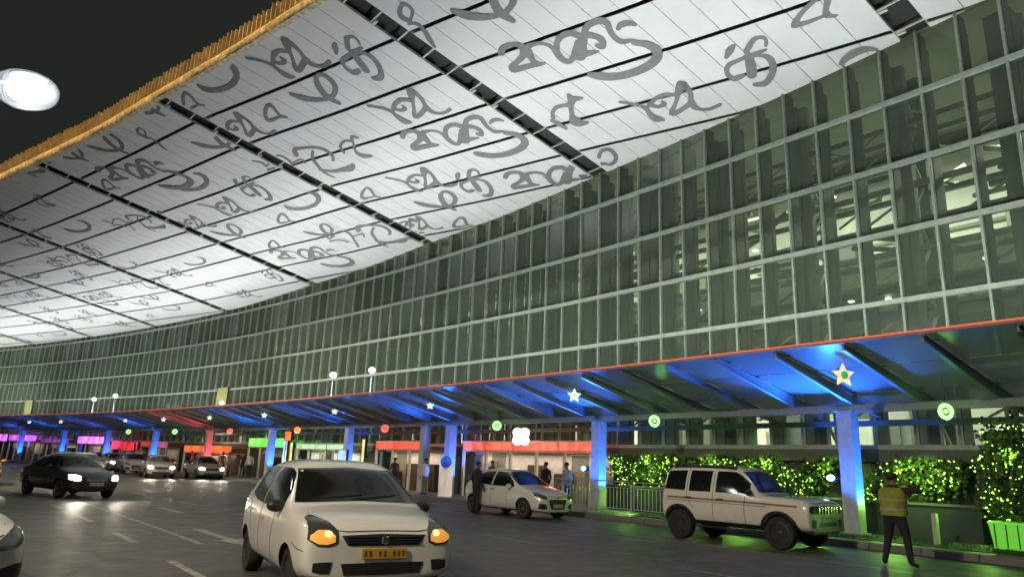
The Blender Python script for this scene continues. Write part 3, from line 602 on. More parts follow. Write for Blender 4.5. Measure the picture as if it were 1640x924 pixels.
# ------------------------------------------------------------------ vehicles (front is +x, ground z = 0)
def eval_mesh(o):
    dg = bpy.context.evaluated_depsgraph_get(); dg.update()
    return bpy.data.meshes.new_from_object(o.evaluated_get(dg))
def car_cage(secs):
    bm = bmesh.new(); rings = []
    for (x, zb, w, zsh, wt, zt, cr) in secs:
        zl = zb+.10*(zsh-zb)/.6; zm = zb+.55*(zsh-zb)
        half = [(0, zb), (w*.78, zb), (w*.965, zl), (w, zm), (w*.985, zsh), (wt, zt), (wt*.55, zt+cr*.8), (0, zt+cr)]
        ring = {}
        for i, (y, z) in enumerate(half):
            for sg in ((1,) if y == 0 else (1, -1)): ring[(i, sg)] = bm.verts.new((x, y*sg, z))
        rings.append(ring)
    def g(r, i, sg): return r.get((i, sg)) or r[(i, 1)]
    for a, b in zip(rings[:-1], rings[1:]):
        for sg in (1, -1):
            for i in range(7): bm.faces.new((g(a, i, sg), g(a, i+1, sg), g(b, i+1, sg), g(b, i, sg)))
    for r in (rings[0], rings[-1]):
        for i in (2, 3, 4): bm.faces.new((g(r, i, 1), g(r, i, -1), g(r, i+1, -1), g(r, i+1, 1)))
        bm.faces.new((g(r, 0, 1), g(r, 1, 1), g(r, 2, 1), g(r, 2, -1), g(r, 1, -1)))
        bm.faces.new((g(r, 7, 1), g(r, 6, 1), g(r, 5, 1), g(r, 5, -1), g(r, 6, -1)))
    bmesh.ops.recalc_face_normals(bm, faces=bm.faces)
    me = bpy.data.meshes.new('cage'); bm.to_mesh(me); bm.free(); return me
def resample(pl, n):
    P = [Vector(p) for p in pl]; d = [0]
    for a, b in zip(P[:-1], P[1:]): d.append(d[-1]+(b-a).length)
    out = []
    for i in range(n):
        u = d[-1]*i/(n-1); k = max(j for j in range(len(d)) if d[j] <= u+1e-9); k = min(k, len(P)-2)
        f = (u-d[k])/max(1e-9, d[k+1]-d[k]); out.append(P[k].lerp(P[k+1], min(1, f)))
    return out
DIRS = {'front': Vector((-1, 0, 0)), 'rear': Vector((1, 0, 0)), 'left': Vector((0, -1, 0)), 'right': Vector((0, 1, 0)), 'top': Vector((0, 0, -1))}
def project(bvh, side, u, v, off):
    d = DIRS[side]
    o = {'front': Vector((5, u, v)), 'rear': Vector((-5, u, v)), 'left': Vector((u, 5, v)), 'right': Vector((u, -5, v)), 'top': Vector((u, v, 5))}[side]
    h, nrm_, _, _ = bvh.ray_cast(o, d)
    if h is None:
        h, nrm_, _, _ = bvh.find_nearest(o+d*(4.2 if side in ('front', 'rear') else 4.3))
    if nrm_.dot(d) > 0: nrm_ = -nrm_
    k = (nrm_*.6-d*.4).normalized()
    return h+k*off
def patch(bvh, side, top, bot, off=.006, n=10, m_=5, thick=.02):
    T = resample(top, n); B = resample(bot, n); vs = []; fs = []
    d = DIRS[side]
    for j in range(m_):
        f = j/(m_-1)
        for i in range(n):
            p = T[i].lerp(B[i], f); vs.append(project(bvh, side, p[0], p[1], off))
    N0 = len(vs)
    for j in range(m_-1):
        for i in range(n-1): fs.append((j*n+i, j*n+i+1, (j+1)*n+i+1, (j+1)*n+i))
    loop = [i for i in range(n)]+[j*n+n-1 for j in range(1, m_)]+[(m_-1)*n+i for i in range(n-2, -1, -1)]+[j*n for j in range(m_-2, 0, -1)]
    for q in loop: vs.append(vs[q]+d*thick)
    for a in range(len(loop)):
        b = (a+1) % len(loop); fs.append((loop[a], loop[b], N0+b, N0+a))
    return vs, fs
def seam_pts(pl, w):
    P = [Vector(p) for p in pl]; a = []; b = []
    for i, p in enumerate(P):
        d = (P[min(i+1, len(P)-1)]-P[max(i-1, 0)]).normalized(); nn = Vector((-d[1], d[0]))*w/2
        a.append(p+nn); b.append(p-nn)
    return a, b
def make_wheel(parent, x, y, r, w, rim_mat, spokes=5, sub=True):
    out = 1 if y > 0 else -1
    q = MB(); prof = [(r*.66, -w/2), (r*.93, -w/2), (r, -w*.36), (r, w*.36), (r*.93, w/2), (r*.68, w/2), (r*.64, w*.40)]
    q.lathe((x, y, r), (0, out, 0), prof, M['tyre'], 32)
    wh = q.build('wheel', parent, 40)
    q = MB(); c = Vector((x, y, r))
    q.lathe(c, (0, out, 0), [(r*.655, w*.2), (r*.655, w*.44), (r*.60, w*.46), (r*.57, w*.30)], rim_mat, 32)
    q.lathe(c, (0, out, 0), [(r*.6, -w*.1), (r*.6, w*.05)], M['blacktrim'], 24)
    q.lathe(c, (0, out, 0), [(r*.16, w*.2), (r*.16, w*.40), (r*.1, w*.43)], rim_mat, 16)
    for k in range(spokes):
        a = 2*math.pi*k/spokes+.3
        d = Vector((math.cos(a), 0, math.sin(a)))
        q.bar(c+d*r*.1+Vector((0, out*w*.30, 0)), c+d*r*.60+Vector((0, out*w*.34, 0)), r*.17, w*.12, rim_mat, (0, 1, 0))
    q.build('rim', wh, 40); return wh
def make_car(name, S, label, group=None, cat='car'):
    root = empty(name, label=label, cat=cat, group=group)
    me = car_cage(S['secs']); o = bpy.data.objects.new('body', me); C.objects.link(o)
    sd = o.modifiers.new('s', 'SUBSURF'); sd.levels = 3; sd.render_levels = 3
    base = eval_mesh(o)
    bmb = bmesh.new(); bmb.from_mesh(base); bvh = BVHTree.FromBMesh(bmb)
    cut = MB()
    for x in (S['xf'], S['xr']):
        for sg in (-1, 1):
            rr = S['rw']; hw = S['track']
            cut.lathe((x, sg*(hw+.3), rr*.98), (0, -sg, 0), [(rr+.045, 0), (rr+.045, .3+.2)], M['blacktrim'], 40)
    co = cut.build('cutter'); 
    o.data.materials.append(S['paint']); o.data.materials.append(M['blacktrim'])
    bo = o.modifiers.new('b', 'BOOLEAN'); bo.operation = 'DIFFERENCE'; bo.object = co; bo.solver = 'EXACT'
    try: bo.material_mode = 'TRANSFER'
    except Exception: pass
    res = eval_mesh(o); o.modifiers.clear()
    if len(res.polygons) < 100: res = base
    o.data = res
    bm = bmesh.new(); bm.from_mesh(res); shade(bm, 38); bm.to_mesh(res); bm.free()
    bpy.data.objects.remove(co)
    o.parent = root
    def sides(it): return it.get('sides', ['left', 'right'])
    made = {}
    for it in S['parts']:
        face = it['face']; par = root
        lst = []
        if face == 'side': lst = [(sd_, it['top'], it['bot']) for sd_ in sides(it)]
        elif it.get('pair'):
            mir = lambda pl: [(-p[0], p[1]) for p in pl] if face in ('front', 'rear') else [(p[0], -p[1]) for p in pl]
            lst = [(face, it['top'], it['bot']), (face, mir(it['top']), mir(it['bot']))]
        else: lst = [(face, it['top'], it['bot'])]
        for k, (sd_, tp, bt) in enumerate(lst):
            q = MB(); vs, fs = patch(bvh, sd_, tp, bt, it.get('off', .006), it.get('n', 12), it.get('m', 6), it.get('thick', .02))
            q.add(vs, fs, it['mat'])
            pr = root
            if it.get('parent') and made.get(it['parent']): 
                l = made[it['parent']]; pr = l[min(k, len(l)-1)]
            ob = q.build(it['name'], pr, 50)
            if it.get('label'): ob['label'] = it['label']
            made.setdefault(it['name'], []).append(ob)
    # panel gaps: one dark thin mesh on the body
    q = MB()
    for side, pl, w in S.get('seams', []):
        for sd_ in (['left', 'right'] if side == 'side' else [side]):
            a, b = seam_pts(pl, w)
            vs, fs = patch(bvh, sd_, a, b, .0025, 14, 2, .004); q.add(vs, fs, M['seam'])
    if q.f: q.build('panel_gap', o)
    for x in (S['xf'], S['xr']):
        for sg in (1, -1): make_wheel(root, x, sg*(S['track']-S['ww']/2+.012), S['rw'], S['ww'], S['rimmat'], S.get('spokes', 5))
    for sg in (1, -1):
        mx_, my_, mz_ = S['mirror']
        q = MB(); q.ell((mx_, sg*(my_+.11), mz_), (.07, .115, .075), S.get('mirmat', S['paint']), 14, 8)
        q.bar((mx_+.02, sg*(my_-.06), mz_-.06), (mx_, sg*(my_+.07), mz_-.03), .04, .03, M['blacktrim'])
        q.build('wing_mirror', root, 60)
        for hx, hz in S.get('handles', []):
            p = project(bvh, 'left' if sg > 0 else 'right', hx, hz, .022)
            q = MB(); q.box(p, (.09, .014, .016), S.get('handmat', S['paint'])); q.build('door_handle', root, bevel=.006)
    for fn_ in S.get('extra', []): fn_(root, bvh, S)
    bmb.free()
    return root
def front_emblem(y0, z0, r, mt):
    def f(root, bvh, S):
        p = project(bvh, 'front', y0, z0, .022); q = MB(); q.lathe(p, (1, 0, 0), [(r*.8, -.01), (r, 0), (r*.8, .008)], mt, 20); q.build('grille_emblem', root, 40)
    return f
def plate_marks(z, w, h, mt, x=None):
    def f(root, bvh, S):
        p = project(bvh, 'front', 0, z, .02)
        q = MB(); q.box(p, (.008, w/2, h/2), mt); pl = q.build('number_plate', root, bevel=.004)
        q = MB(); random.seed(11)
        for k in range(9):
            if k in (2, 5): continue
            q.box(p+Vector((.009, -w*.42+k*w*.105, 0)), (.0015, w*.03, h*.28), M['plate_ink'])
        q.build('plate_character', pl)
    return f
def grille_bars(z0, z1, w, n, mt):
    def f(root, bvh, S):
        q = MB()
        for i in range(n):
            z = z0+(z1-z0)*(i+.5)/n; pts = [project(bvh, 'front', y, z, .014) for y in np.linspace(-w, w, 9)]
            q.tube(pts, .008, mt, 5)
        q.build('grille_bar', root, 40)
    return f
def antenna(x, y):
    def f(root, bvh, S):
        p = project(bvh, 'top', x, y, 0); q = MB(); q.tube([p, p+Vector((-.12, 0, .32))], .006, M['blacktrim'], 5); q.build('antenna', root)
    return f
def wipers(xb, zb, w):
    def f(root, bvh, S):
        for y0, y1 in ((-.1, .5), (-.55, .05)):
            a = project(bvh, 'front', y0, zb, .015); b = project(bvh, 'front', y1, zb+.06, .015)
            q = MB(); q.tube([a, (a+b)/2+Vector((.008, 0, .0)), b], .008, M['blacktrim'], 5); q.build('wiper', root)
    return f
G_ = M['car_glass']; K_ = M['blacktrim']
# x, zb, half width, z shoulder, half width top, z top, crown
HATCH = dict(paint=M['white'], xf=1.13, xr=-1.26, rw=.295, track=.825, ww=.19, rimmat=M['rim_dark'], mirror=(.62, .80, 1.0), mirmat=K_, handles=[(-.22, .82), (-1.05, .86)], spokes=8,
 secs=[(-1.86, .36, .70, .82, .62, .92, .02), (-1.80, .26, .82, .92, .70, 1.02, .02), (-1.66, .22, .875, .97, .71, 1.16, .03), (-1.38, .2, .89, .98, .665, 1.48, .03), (-.8, .19, .895, .96, .67, 1.535, .035), (-.1, .19, .895, .94, .67, 1.54, .035), (.22, .19, .895, .93, .665, 1.50, .035),
       (.62, .19, .893, .925, .735, 1.20, .04), (.86, .19, .89, .92, .79, 1.03, .04), (1.0, .19, .888, .91, .79, .995, .045), (1.35, .2, .88, .88, .77, .945, .045), (1.62, .24, .865, .85, .71, .905, .04), (1.77, .27, .835, .77, .66, .83, .03), (1.85, .31, .74, .68, .58, .74, .01)],
 parts=[
  dict(name='windscreen', face='front', top=[(-.60, 1.44), (0, 1.475), (.60, 1.44)], bot=[(-.745, 1.05), (0, 1.08), (.745, 1.05)], mat=G_, n=18, m=8),
  dict(name='front_window', face='side', top=[(.56, 1.17), (.28, 1.38), (.1, 1.44), (-.34, 1.45)], bot=[(.66, .99), (.3, .985), (0, .985), (-.34, .99)], mat=G_, n=14),
  dict(name='rear_window', face='side', top=[(-.43, 1.45), (-.8, 1.435), (-1.12, 1.385)], bot=[(-.43, .99), (-.85, 1.01), (-1.22, 1.08)], mat=G_),
  dict(name='rear_screen', face='rear', top=[(-.5, 1.4), (0, 1.43), (.5, 1.4)], bot=[(-.6, 1.12), (0, 1.12), (.6, 1.12)], mat=G_),
  dict(name='headlight', face='front', pair=True, top=[(.50, .81), (.58, .90), (.70, .95), (.765, .92)], bot=[(.51, .685), (.60, .65), (.72, .66), (.805, .72)], mat=M['lens'], n=12, off=.008),
  dict(name='lamp_reflector', face='front', pair=True, parent='headlight', top=[(.535, .765), (.60, .815), (.70, .815), (.775, .76)], bot=[(.535, .70), (.61, .672), (.71, .68), (.78, .72)], mat=M['amber'], off=.013, n=10),
  dict(name='lamp_bulb', face='front', pair=True, parent='headlight', top=[(.57, .795), (.60, .81), (.64, .795)], bot=[(.57, .76), (.60, .745), (.64, .76)], mat=M['amber_core'], off=.018, n=8),
  dict(name='upper_grille', face='front', top=[(-.47, .765), (0, .78), (.47, .765)], bot=[(-.40, .66), (0, .655), (.40, .66)], mat=K_, off=.004, n=14),
  dict(name='lower_grille', face='front', top=[(-.46, .475), (0, .48), (.46, .475)], bot=[(-.42, .355), (0, .35), (.42, .355)], mat=K_, off=.006, n=14),
  dict(name='fog_lamp_recess', face='front', pair=True, top=[(.55, .495), (.66, .495), (.74, .485)], bot=[(.57, .38), (.66, .38), (.74, .40)], mat=K_, off=.007),
  dict(name='taillight', face='rear', pair=True, top=[(.62, 1.02), (.74, 1.02)], bot=[(.64, .72), (.76, .72)], mat=M['stripe']),
 ],
 seams=[('side', [(.40, .93), (.36, .6), (.38, .3)], .012), ('side', [(-.385, 1.48), (-.385, .9), (-.36, .28)], .012), ('side', [(-1.2, 1.05), (-1.0, .75), (-.9, .6)], .011), ('front', [(-.7, .965), (-.56, .85), (-.5, .80), (0, .81), (.5, .80), (.56, .85), (.7, .965)], .012),
        ('side', [(1.72, .60), (1.5, .62), (1.35, .66)], .01), ('side', [(.66, .985), (.1, .975), (-.4, .98), (-.85, 1.0), (-1.24, 1.07)], .016), ('side', [(.75, .24), (-.9, .24)], .014)],
 extra=[front_emblem(0, .715, .045, M['chrome']), plate_marks(.575, .50, .11, M['plate']), grille_bars(.675, .76, .40, 3, M['blacktrim']), wipers(.85, 1.085, .5), antenna(-.75, 0)])
HATCH2 = dict(paint=M['white'], xf=1.22, xr=-1.35, rw=.31, track=.835, ww=.2, rimmat=M['rim'], mirror=(.62, .83, .98), handles=[(-.25, .86), (-1.1, .9)], handmat=M['chrome'], spokes=5,
 secs=[(-1.97, .38, .66, .84, .56, .92, .02), (-1.9, .28, .78, .92, .62, 1.02, .02), (-1.74, .22, .855, .97, .64, 1.14, .03), (-1.42, .2, .878, .97, .59, 1.42, .04), (-.8, .19, .88, .94, .585, 1.50, .045), (-.15, .19, .88, .92, .59, 1.505, .045), (.2, .19, .88, .91, .58, 1.46, .045),
       (.72, .19, .88, .90, .68, 1.14, .05), (.98, .19, .878, .885, .745, .985, .05), (1.12, .19, .876, .875, .74, .955, .05), (1.5, .2, .86, .83, .70, .89, .045), (1.78, .2, .81, .76, .60, .815, .035), (1.92, .21, .72, .68, .50, .72, .02), (1.98, .25, .62, .60, .46, .64, .01)],
 parts=[
  dict(name='windscreen', face='front', top=[(-.55, 1.42), (0, 1.455), (.55, 1.42)], bot=[(-.70, 1.02), (0, 1.05), (.70, 1.02)], mat=G_, n=18, m=8),
  dict(name='front_window', face='side', top=[(.62, 1.10), (.25, 1.34), (.05, 1.41), (-.34, 1.43)], bot=[(.74, .975), (.3, .975), (0, .975), (-.34, .985)], mat=G_, n=14),
  dict(name='rear_window', face='side', top=[(-.42, 1.43), (-.8, 1.415), (-1.15, 1.35)], bot=[(-.42, .985), (-.9, 1.01), (-1.35, 1.08)], mat=G_),
  dict(name='rear_screen', face='rear', top=[(-.5, 1.38), (0, 1.41), (.5, 1.38)], bot=[(-.6, 1.1), (0, 1.1), (.6, 1.1)], mat=G_),
  dict(name='headlight', face='front', pair=True, top=[(.46, .70), (.6, .78), (.76, .84)], bot=[(.47, .62), (.62, .63), (.79, .72)], mat=M['lens'], n=10),
  dict(name='upper_grille', face='front', top=[(-.40, .60), (-.36, .625), (.36, .625), (.40, .60)], bot=[(-.30, .33), (-.25, .31), (.25, .31), (.30, .33)], mat=K_, off=.005, n=14),
  dict(name='fog_lamp_recess', face='front', pair=True, top=[(.50, .46), (.64, .50), (.74, .50)], bot=[(.46, .34), (.6, .32), (.74, .34)], mat=K_, off=.006),
  dict(name='taillight', face='rear', pair=True, top=[(.58, .98), (.74, .98)], bot=[(.6, .75), (.76, .75)], mat=M['stripe']),
 ],
 seams=[('side', [(.46, .91), (.42, .6), (.44, .3)], .012), ('side', [(-.38, 1.46), (-.38, .9), (-.36, .28)], .012), ('front', [(-.7, .93), (-.5, .72), (0, .70), (.5, .72), (.7, .93)], .012), ('side', [(.72, .97), (.1, .965), (-.4, .975), (-.9, 1.0), (-1.37, 1.07)], .018), ('side', [(.8, .25), (-.95, .25)], .02)],
 extra=[plate_marks(.42, .44, .1, M['plate_white']), grille_bars(.33, .6, .31, 5, M['blacktrim']), front_emblem(0, .67, .04, M['chrome']), antenna(-1.2, 0)])
SUV = dict(paint=M['cream'], xf=1.27, xr=-1.41, rw=.365, track=.875, ww=.23, rimmat=M['rim_dark'], mirror=(.62, .88, 1.22), mirmat=K_, handles=[(-.22, 1.02), (-1.12, 1.02)], handmat=K_, spokes=6,
 secs=[(-1.99, .5, .74, 1.0, .66, 1.1, .01), (-1.95, .42, .84, 1.10, .70, 1.32, .01), (-1.90, .4, .885, 1.12, .68, 1.72, .02), (-1.75, .38, .9, 1.12, .675, 1.80, .03), (-.8, .36, .905, 1.11, .68, 1.815, .035), (.05, .36, .905, 1.10, .68, 1.80, .035), (.28, .36, .905, 1.10, .67, 1.74, .04),
       (.60, .36, .905, 1.10, .74, 1.38, .04), (.76, .36, .905, 1.10, .80, 1.185, .02), (.92, .36, .905, 1.09, .82, 1.165, .025), (1.45, .38, .905, 1.07, .82, 1.15, .025), (1.8, .4, .90, 1.04, .80, 1.125, .02), (1.95, .4, .88, .98, .77, 1.07, .015), (2.02, .42, .81, .9, .72, .97, .01)],
 parts=[
  dict(name='windscreen', face='front', top=[(-.585, 1.69), (0, 1.725), (.585, 1.69)], bot=[(-.70, 1.225), (0, 1.235), (.70, 1.225)], mat=G_, n=18, m=8),
  dict(name='front_window', face='side', top=[(.52, 1.42), (.26, 1.62), (.12, 1.68), (-.36, 1.69)], bot=[(.58, 1.19), (.2, 1.18), (0, 1.18), (-.36, 1.18)], mat=G_, n=14),
  dict(name='rear_window', face='side', top=[(-.50, 1.69), (-1.12, 1.685)], bot=[(-.50, 1.18), (-1.12, 1.18)], mat=G_),
  dict(name='quarter_window', face='side', top=[(-1.24, 1.685), (-1.82, 1.66)], bot=[(-1.24, 1.19), (-1.84, 1.2)], mat=G_),
  dict(name='rear_screen', face='rear', top=[(-.56, 1.66), (.56, 1.66)], bot=[(-.62, 1.2), (.62, 1.2)], mat=G_),
  dict(name='upper_grille', face='front', top=[(-.55, 1.0), (0, 1.0), (.55, 1.0)], bot=[(-.48, .83), (0, .83), (.48, .83)], mat=K_, off=.006, n=14),
  dict(name='headlight', face='front', pair=True, top=[(.56, .99), (.68, 1.0), (.80, .97)], bot=[(.54, .82), (.68, .82), (.82, .86)], mat=M['lens'], off=.008),
  dict(name='bumper_intake', face='front', top=[(-.38, .64), (0, .645), (.38, .64)], bot=[(-.46, .55), (0, .55), (.46, .55)], mat=K_, off=.006, n=14),
  dict(name='fog_lamp_recess', face='front', pair=True, top=[(.56, .68), (.66, .71), (.75, .69)], bot=[(.58, .54), (.66, .52), (.76, .56)], mat=K_, off=.007),
  dict(name='upper_stripe', face='side', top=[(1.72, .985), (.6, 1.01), (-1.9, 1.03)], bot=[(1.72, .945), (.6, .97), (-1.9, .99)], mat=M['stripe'], off=.004, n=20, m=2, thick=.006),
  dict(name='lower_stripe', face='side', top=[(1.0, .93), (-1.9, .955)], bot=[(1.0, .915), (-1.9, .94)], mat=M['stripe'], off=.004, n=20, m=2, thick=.006),
  dict(name='sill_cladding', face='side', top=[(.82, .50), (-.95, .50)], bot=[(.84, .385), (-.97, .385)], mat=K_, off=.012, n=14, m=4),
  dict(name='roof_rack_strip', face='top', pair=True, top=[(.1, .60), (-1.7, .60)], bot=[(.1, .54), (-1.7, .54)], mat=K_, off=.03, m=3, thick=.04),
  dict(name='taillight', face='rear', pair=True, top=[(.72, 1.3), (.82, 1.3)], bot=[(.72, .9), (.84, .9)], mat=M['stripe']),
 ],
 seams=[('side', [(.44, 1.12), (.42, .8), (.44, .45)], .013), ('side', [(-.43, 1.74), (-.43, 1.0), (-.42, .45)], .013), ('side', [(-1.18, 1.72), (-1.18, 1.05), (-1.0, .78)], .013), ('front', [(-.76, 1.08), (-.5, 1.045), (0, 1.05), (.5, 1.045), (.76, 1.08)], .014)],
 extra=[])
def arches(root, bvh, S):
    for x in (S['xf'], S['xr']):
        for sg in (1, -1):
            q = MB(); pts = []
            for k in range(15):
                a = math.pi*(-.06+1.12*k/14); rr = S['rw']+.085
                px_, pz_ = x+rr*math.cos(a), S['rw']+rr*math.sin(a)
                pts.append(project(bvh, 'left' if sg > 0 else 'right', px_, max(pz_, .42), .0))
            q.tube(pts, .042, M['blacktrim'], 6); q.build('wheel_arch_trim', root, 60)
def suv_bits(root, bvh, S):
    q = MB()
    q.box((1.90, 0, .40), (.06, .66, .03), M['blacktrim']); q.build('front_skid_plate', root, bevel=.02)
    for k in range(-3, 4):
        p = project(bvh, 'front', k*.15, .9, .018); q = MB(); q.box(p, (.012, .02, .085), M['chrome']); q.build('grille_slat', root)
    q = MB(); q.box((-2.06, 0, .85), (.1, .34, .34), M['cream']); q.build('spare_wheel_cover', root, bevel=.06)
    for sg in (1, -1):
        q = MB(); q.box((-.05, sg*.9, .36), (.85, .06, .02), M['blacktrim']); q.build('side_step', root, bevel=.008)
SUV['extra'] = [arches, suv_bits, plate_marks(.735, .46, .1, M['plate_white']), wipers(.8, 1.25, .5), antenna(.1, .55)]
def sedan_spec(paint, lit=True, roof=1.45):
    k = roof/1.45
    S = dict(paint=paint, xf=1.32, xr=-1.3, rw=.31, track=.85, ww=.2, rimmat=M['rim'], mirror=(.62, .84, .98), handles=[(-.3, .84), (-1.1, .86)], spokes=7,
     secs=[(-2.2, .36, .68, .84, .6, .92, .02), (-2.12, .28, .80, .92, .66, 1.0, .02), (-1.8, .22, .87, .95, .70, 1.04, .03), (-1.55, .21, .885, .95, .66, 1.1, .03), (-1.05, .2, .89, .94, .57, 1.36*k, .04), (-.5, .2, .89, .92, .57, 1.43*k, .045), (.0, .2, .89, .91, .57, 1.42*k, .045), (.25, .2, .89, .9, .57, 1.36*k, .045),
           (.78, .2, .888, .89, .70, 1.08, .05), (1.0, .2, .886, .88, .74, .97, .05), (1.2, .2, .882, .87, .73, .94, .05), (1.7, .21, .86, .82, .68, .87, .045), (2.0, .22, .78, .74, .58, .78, .03), (2.16, .27, .66, .64, .50, .68, .01)],
     parts=[
      dict(name='windscreen', face='front', top=[(-.54, 1.35*k), (0, 1.39*k), (.54, 1.35*k)], bot=[(-.70, 1.0), (0, 1.03), (.70, 1.0)], mat=G_, n=16, m=7),
      dict(name='front_window', face='side', top=[(.64, 1.07), (.3, 1.27*k), (.1, 1.33*k), (-.36, 1.355*k)], bot=[(.76, .965), (.3, .96), (0, .96), (-.36, .965)], mat=G_),
      dict(name='rear_window', face='side', top=[(-.44, 1.355*k), (-.8, 1.33*k), (-1.12, 1.25*k)], bot=[(-.44, .965), (-.9, .975), (-1.4, 1.03)], mat=G_),
      dict(name='rear_screen', face='rear', top=[(-.5, 1.33*k), (.5, 1.33*k)], bot=[(-.6, 1.12), (.6, 1.12)], mat=G_),
      dict(name='headlight', face='front', pair=True, top=[(.5, .72), (.64, .77), (.78, .76)], bot=[(.5, .60), (.64, .585), (.79, .63)], mat=M['headlamp'] if lit else M['lens'], off=.01),
      dict(name='upper_grille', face='front', top=[(-.40, .72), (.40, .72)], bot=[(-.34, .56), (.34, .56)], mat=K_, off=.005),
      dict(name='lower_grille', face='front', top=[(-.55, .40), (.55, .40)], bot=[(-.5, .29), (.5, .29)], mat=K_, off=.006),
      dict(name='taillight', face='rear', pair=True, top=[(.5, .92), (.74, .92)], bot=[(.52, .78), (.76, .78)], mat=M['stripe'])],
     seams=[('side', [(.48, .9), (.46, .6), (.48, .3)], .012), ('side', [(-.4, 1.38*k), (-.4, .9), (-.38, .3)], .012)],
     extra=[plate_marks(.48, .46, .1, M['plate_white']), grille_bars(.57, .71, .34, 4, M['chrome'])])
    return S
# ------------------------------------------------------------------ vehicles in place
def place(o, x, y, h, label, group=None):
    o.location = (x, y, 0); o.rotation_euler = (0, 0, math.atan2(h[1], h[0])); o['label'] = label
    if group: o['group'] = group
    return o
GC = 'cars on the terminal road'
hb = place(make_car('hatchback_car', HATCH, 'x', GC), -2.27, 10.15, (.495, -.869), 'white hatchback with glowing amber headlights and a yellow number plate, closest', GC)
hb.scale = (1.03, 1.065, 1.01)
h2 = make_car('hatchback_car', HATCH2, 'x', GC)
place(h2, .45, 25.2, (.66, -.75), 'white hatchback with a wide black grille, stopped before the red lit shop', GC)
place(make_car('suv_car', SUV, 'x', GC), 6.1, 18.4, (.67, -.74), 'boxy cream SUV with brown side stripes parked along the kerb by the blue column', GC)
sd = make_car('sedan_car', sedan_spec(M['black_paint']), 'x', GC)
place(sd, -15.4, 26.0, (.80, -.6), 'dark sedan with both white headlights on, turning across the lanes', GC)
h3 = copy_tree(h2); place(h3, -6.66, 7.75, (.85, -.53), 'white car of which only the bonnet corner pokes into view at the road edge', GC)
sw = make_car('sedan_car', sedan_spec(M['white']), 'x', GC)
place(sw, -22.2, 38.6, (.62, -.78), 'white sedan with lit headlights half hidden behind the dark sedan', GC)
w2 = copy_tree(sw); place(w2, -23.2, 48.8, (.55, -.84), 'white sedan with lit headlights in the far lane, beside the silver car', GC)
sg2 = make_car('sedan_car', sedan_spec(M['grey_paint'], True, 1.5), 'x', GC)
place(sg2, -20.8, 50.6, (.6, -.8), 'silver car with very bright headlights waiting by the far kerb', GC)
w5 = copy_tree(h2); place(w5, -28.6, 56.0, (.62, -.78), 'white hatchback far down the road right of the magenta sign', GC)
b2 = copy_tree(sd); place(b2, -26.5, 44.0, (.62, -.78), 'black sedan with lit headlights behind the half hidden white sedan', GC)
yt = make_car('taxi_car', sedan_spec(M['yellow_paint'], False, 1.5), 'x', GC, cat='taxi'); place(yt, -22.7, 31.4, (.62, -.78), 'yellow taxi cut off by the picture edge behind the dark sedan', GC)
w3 = copy_tree(sw); place(w3, -33.5, 62.5, (.7, -.7), 'white sedan far down the road below the magenta sign', GC)
w4 = copy_tree(sg2); place(w4, -39.5, 70.5, (.7, -.7), 'silver car farthest down the road below the purple signs', GC)

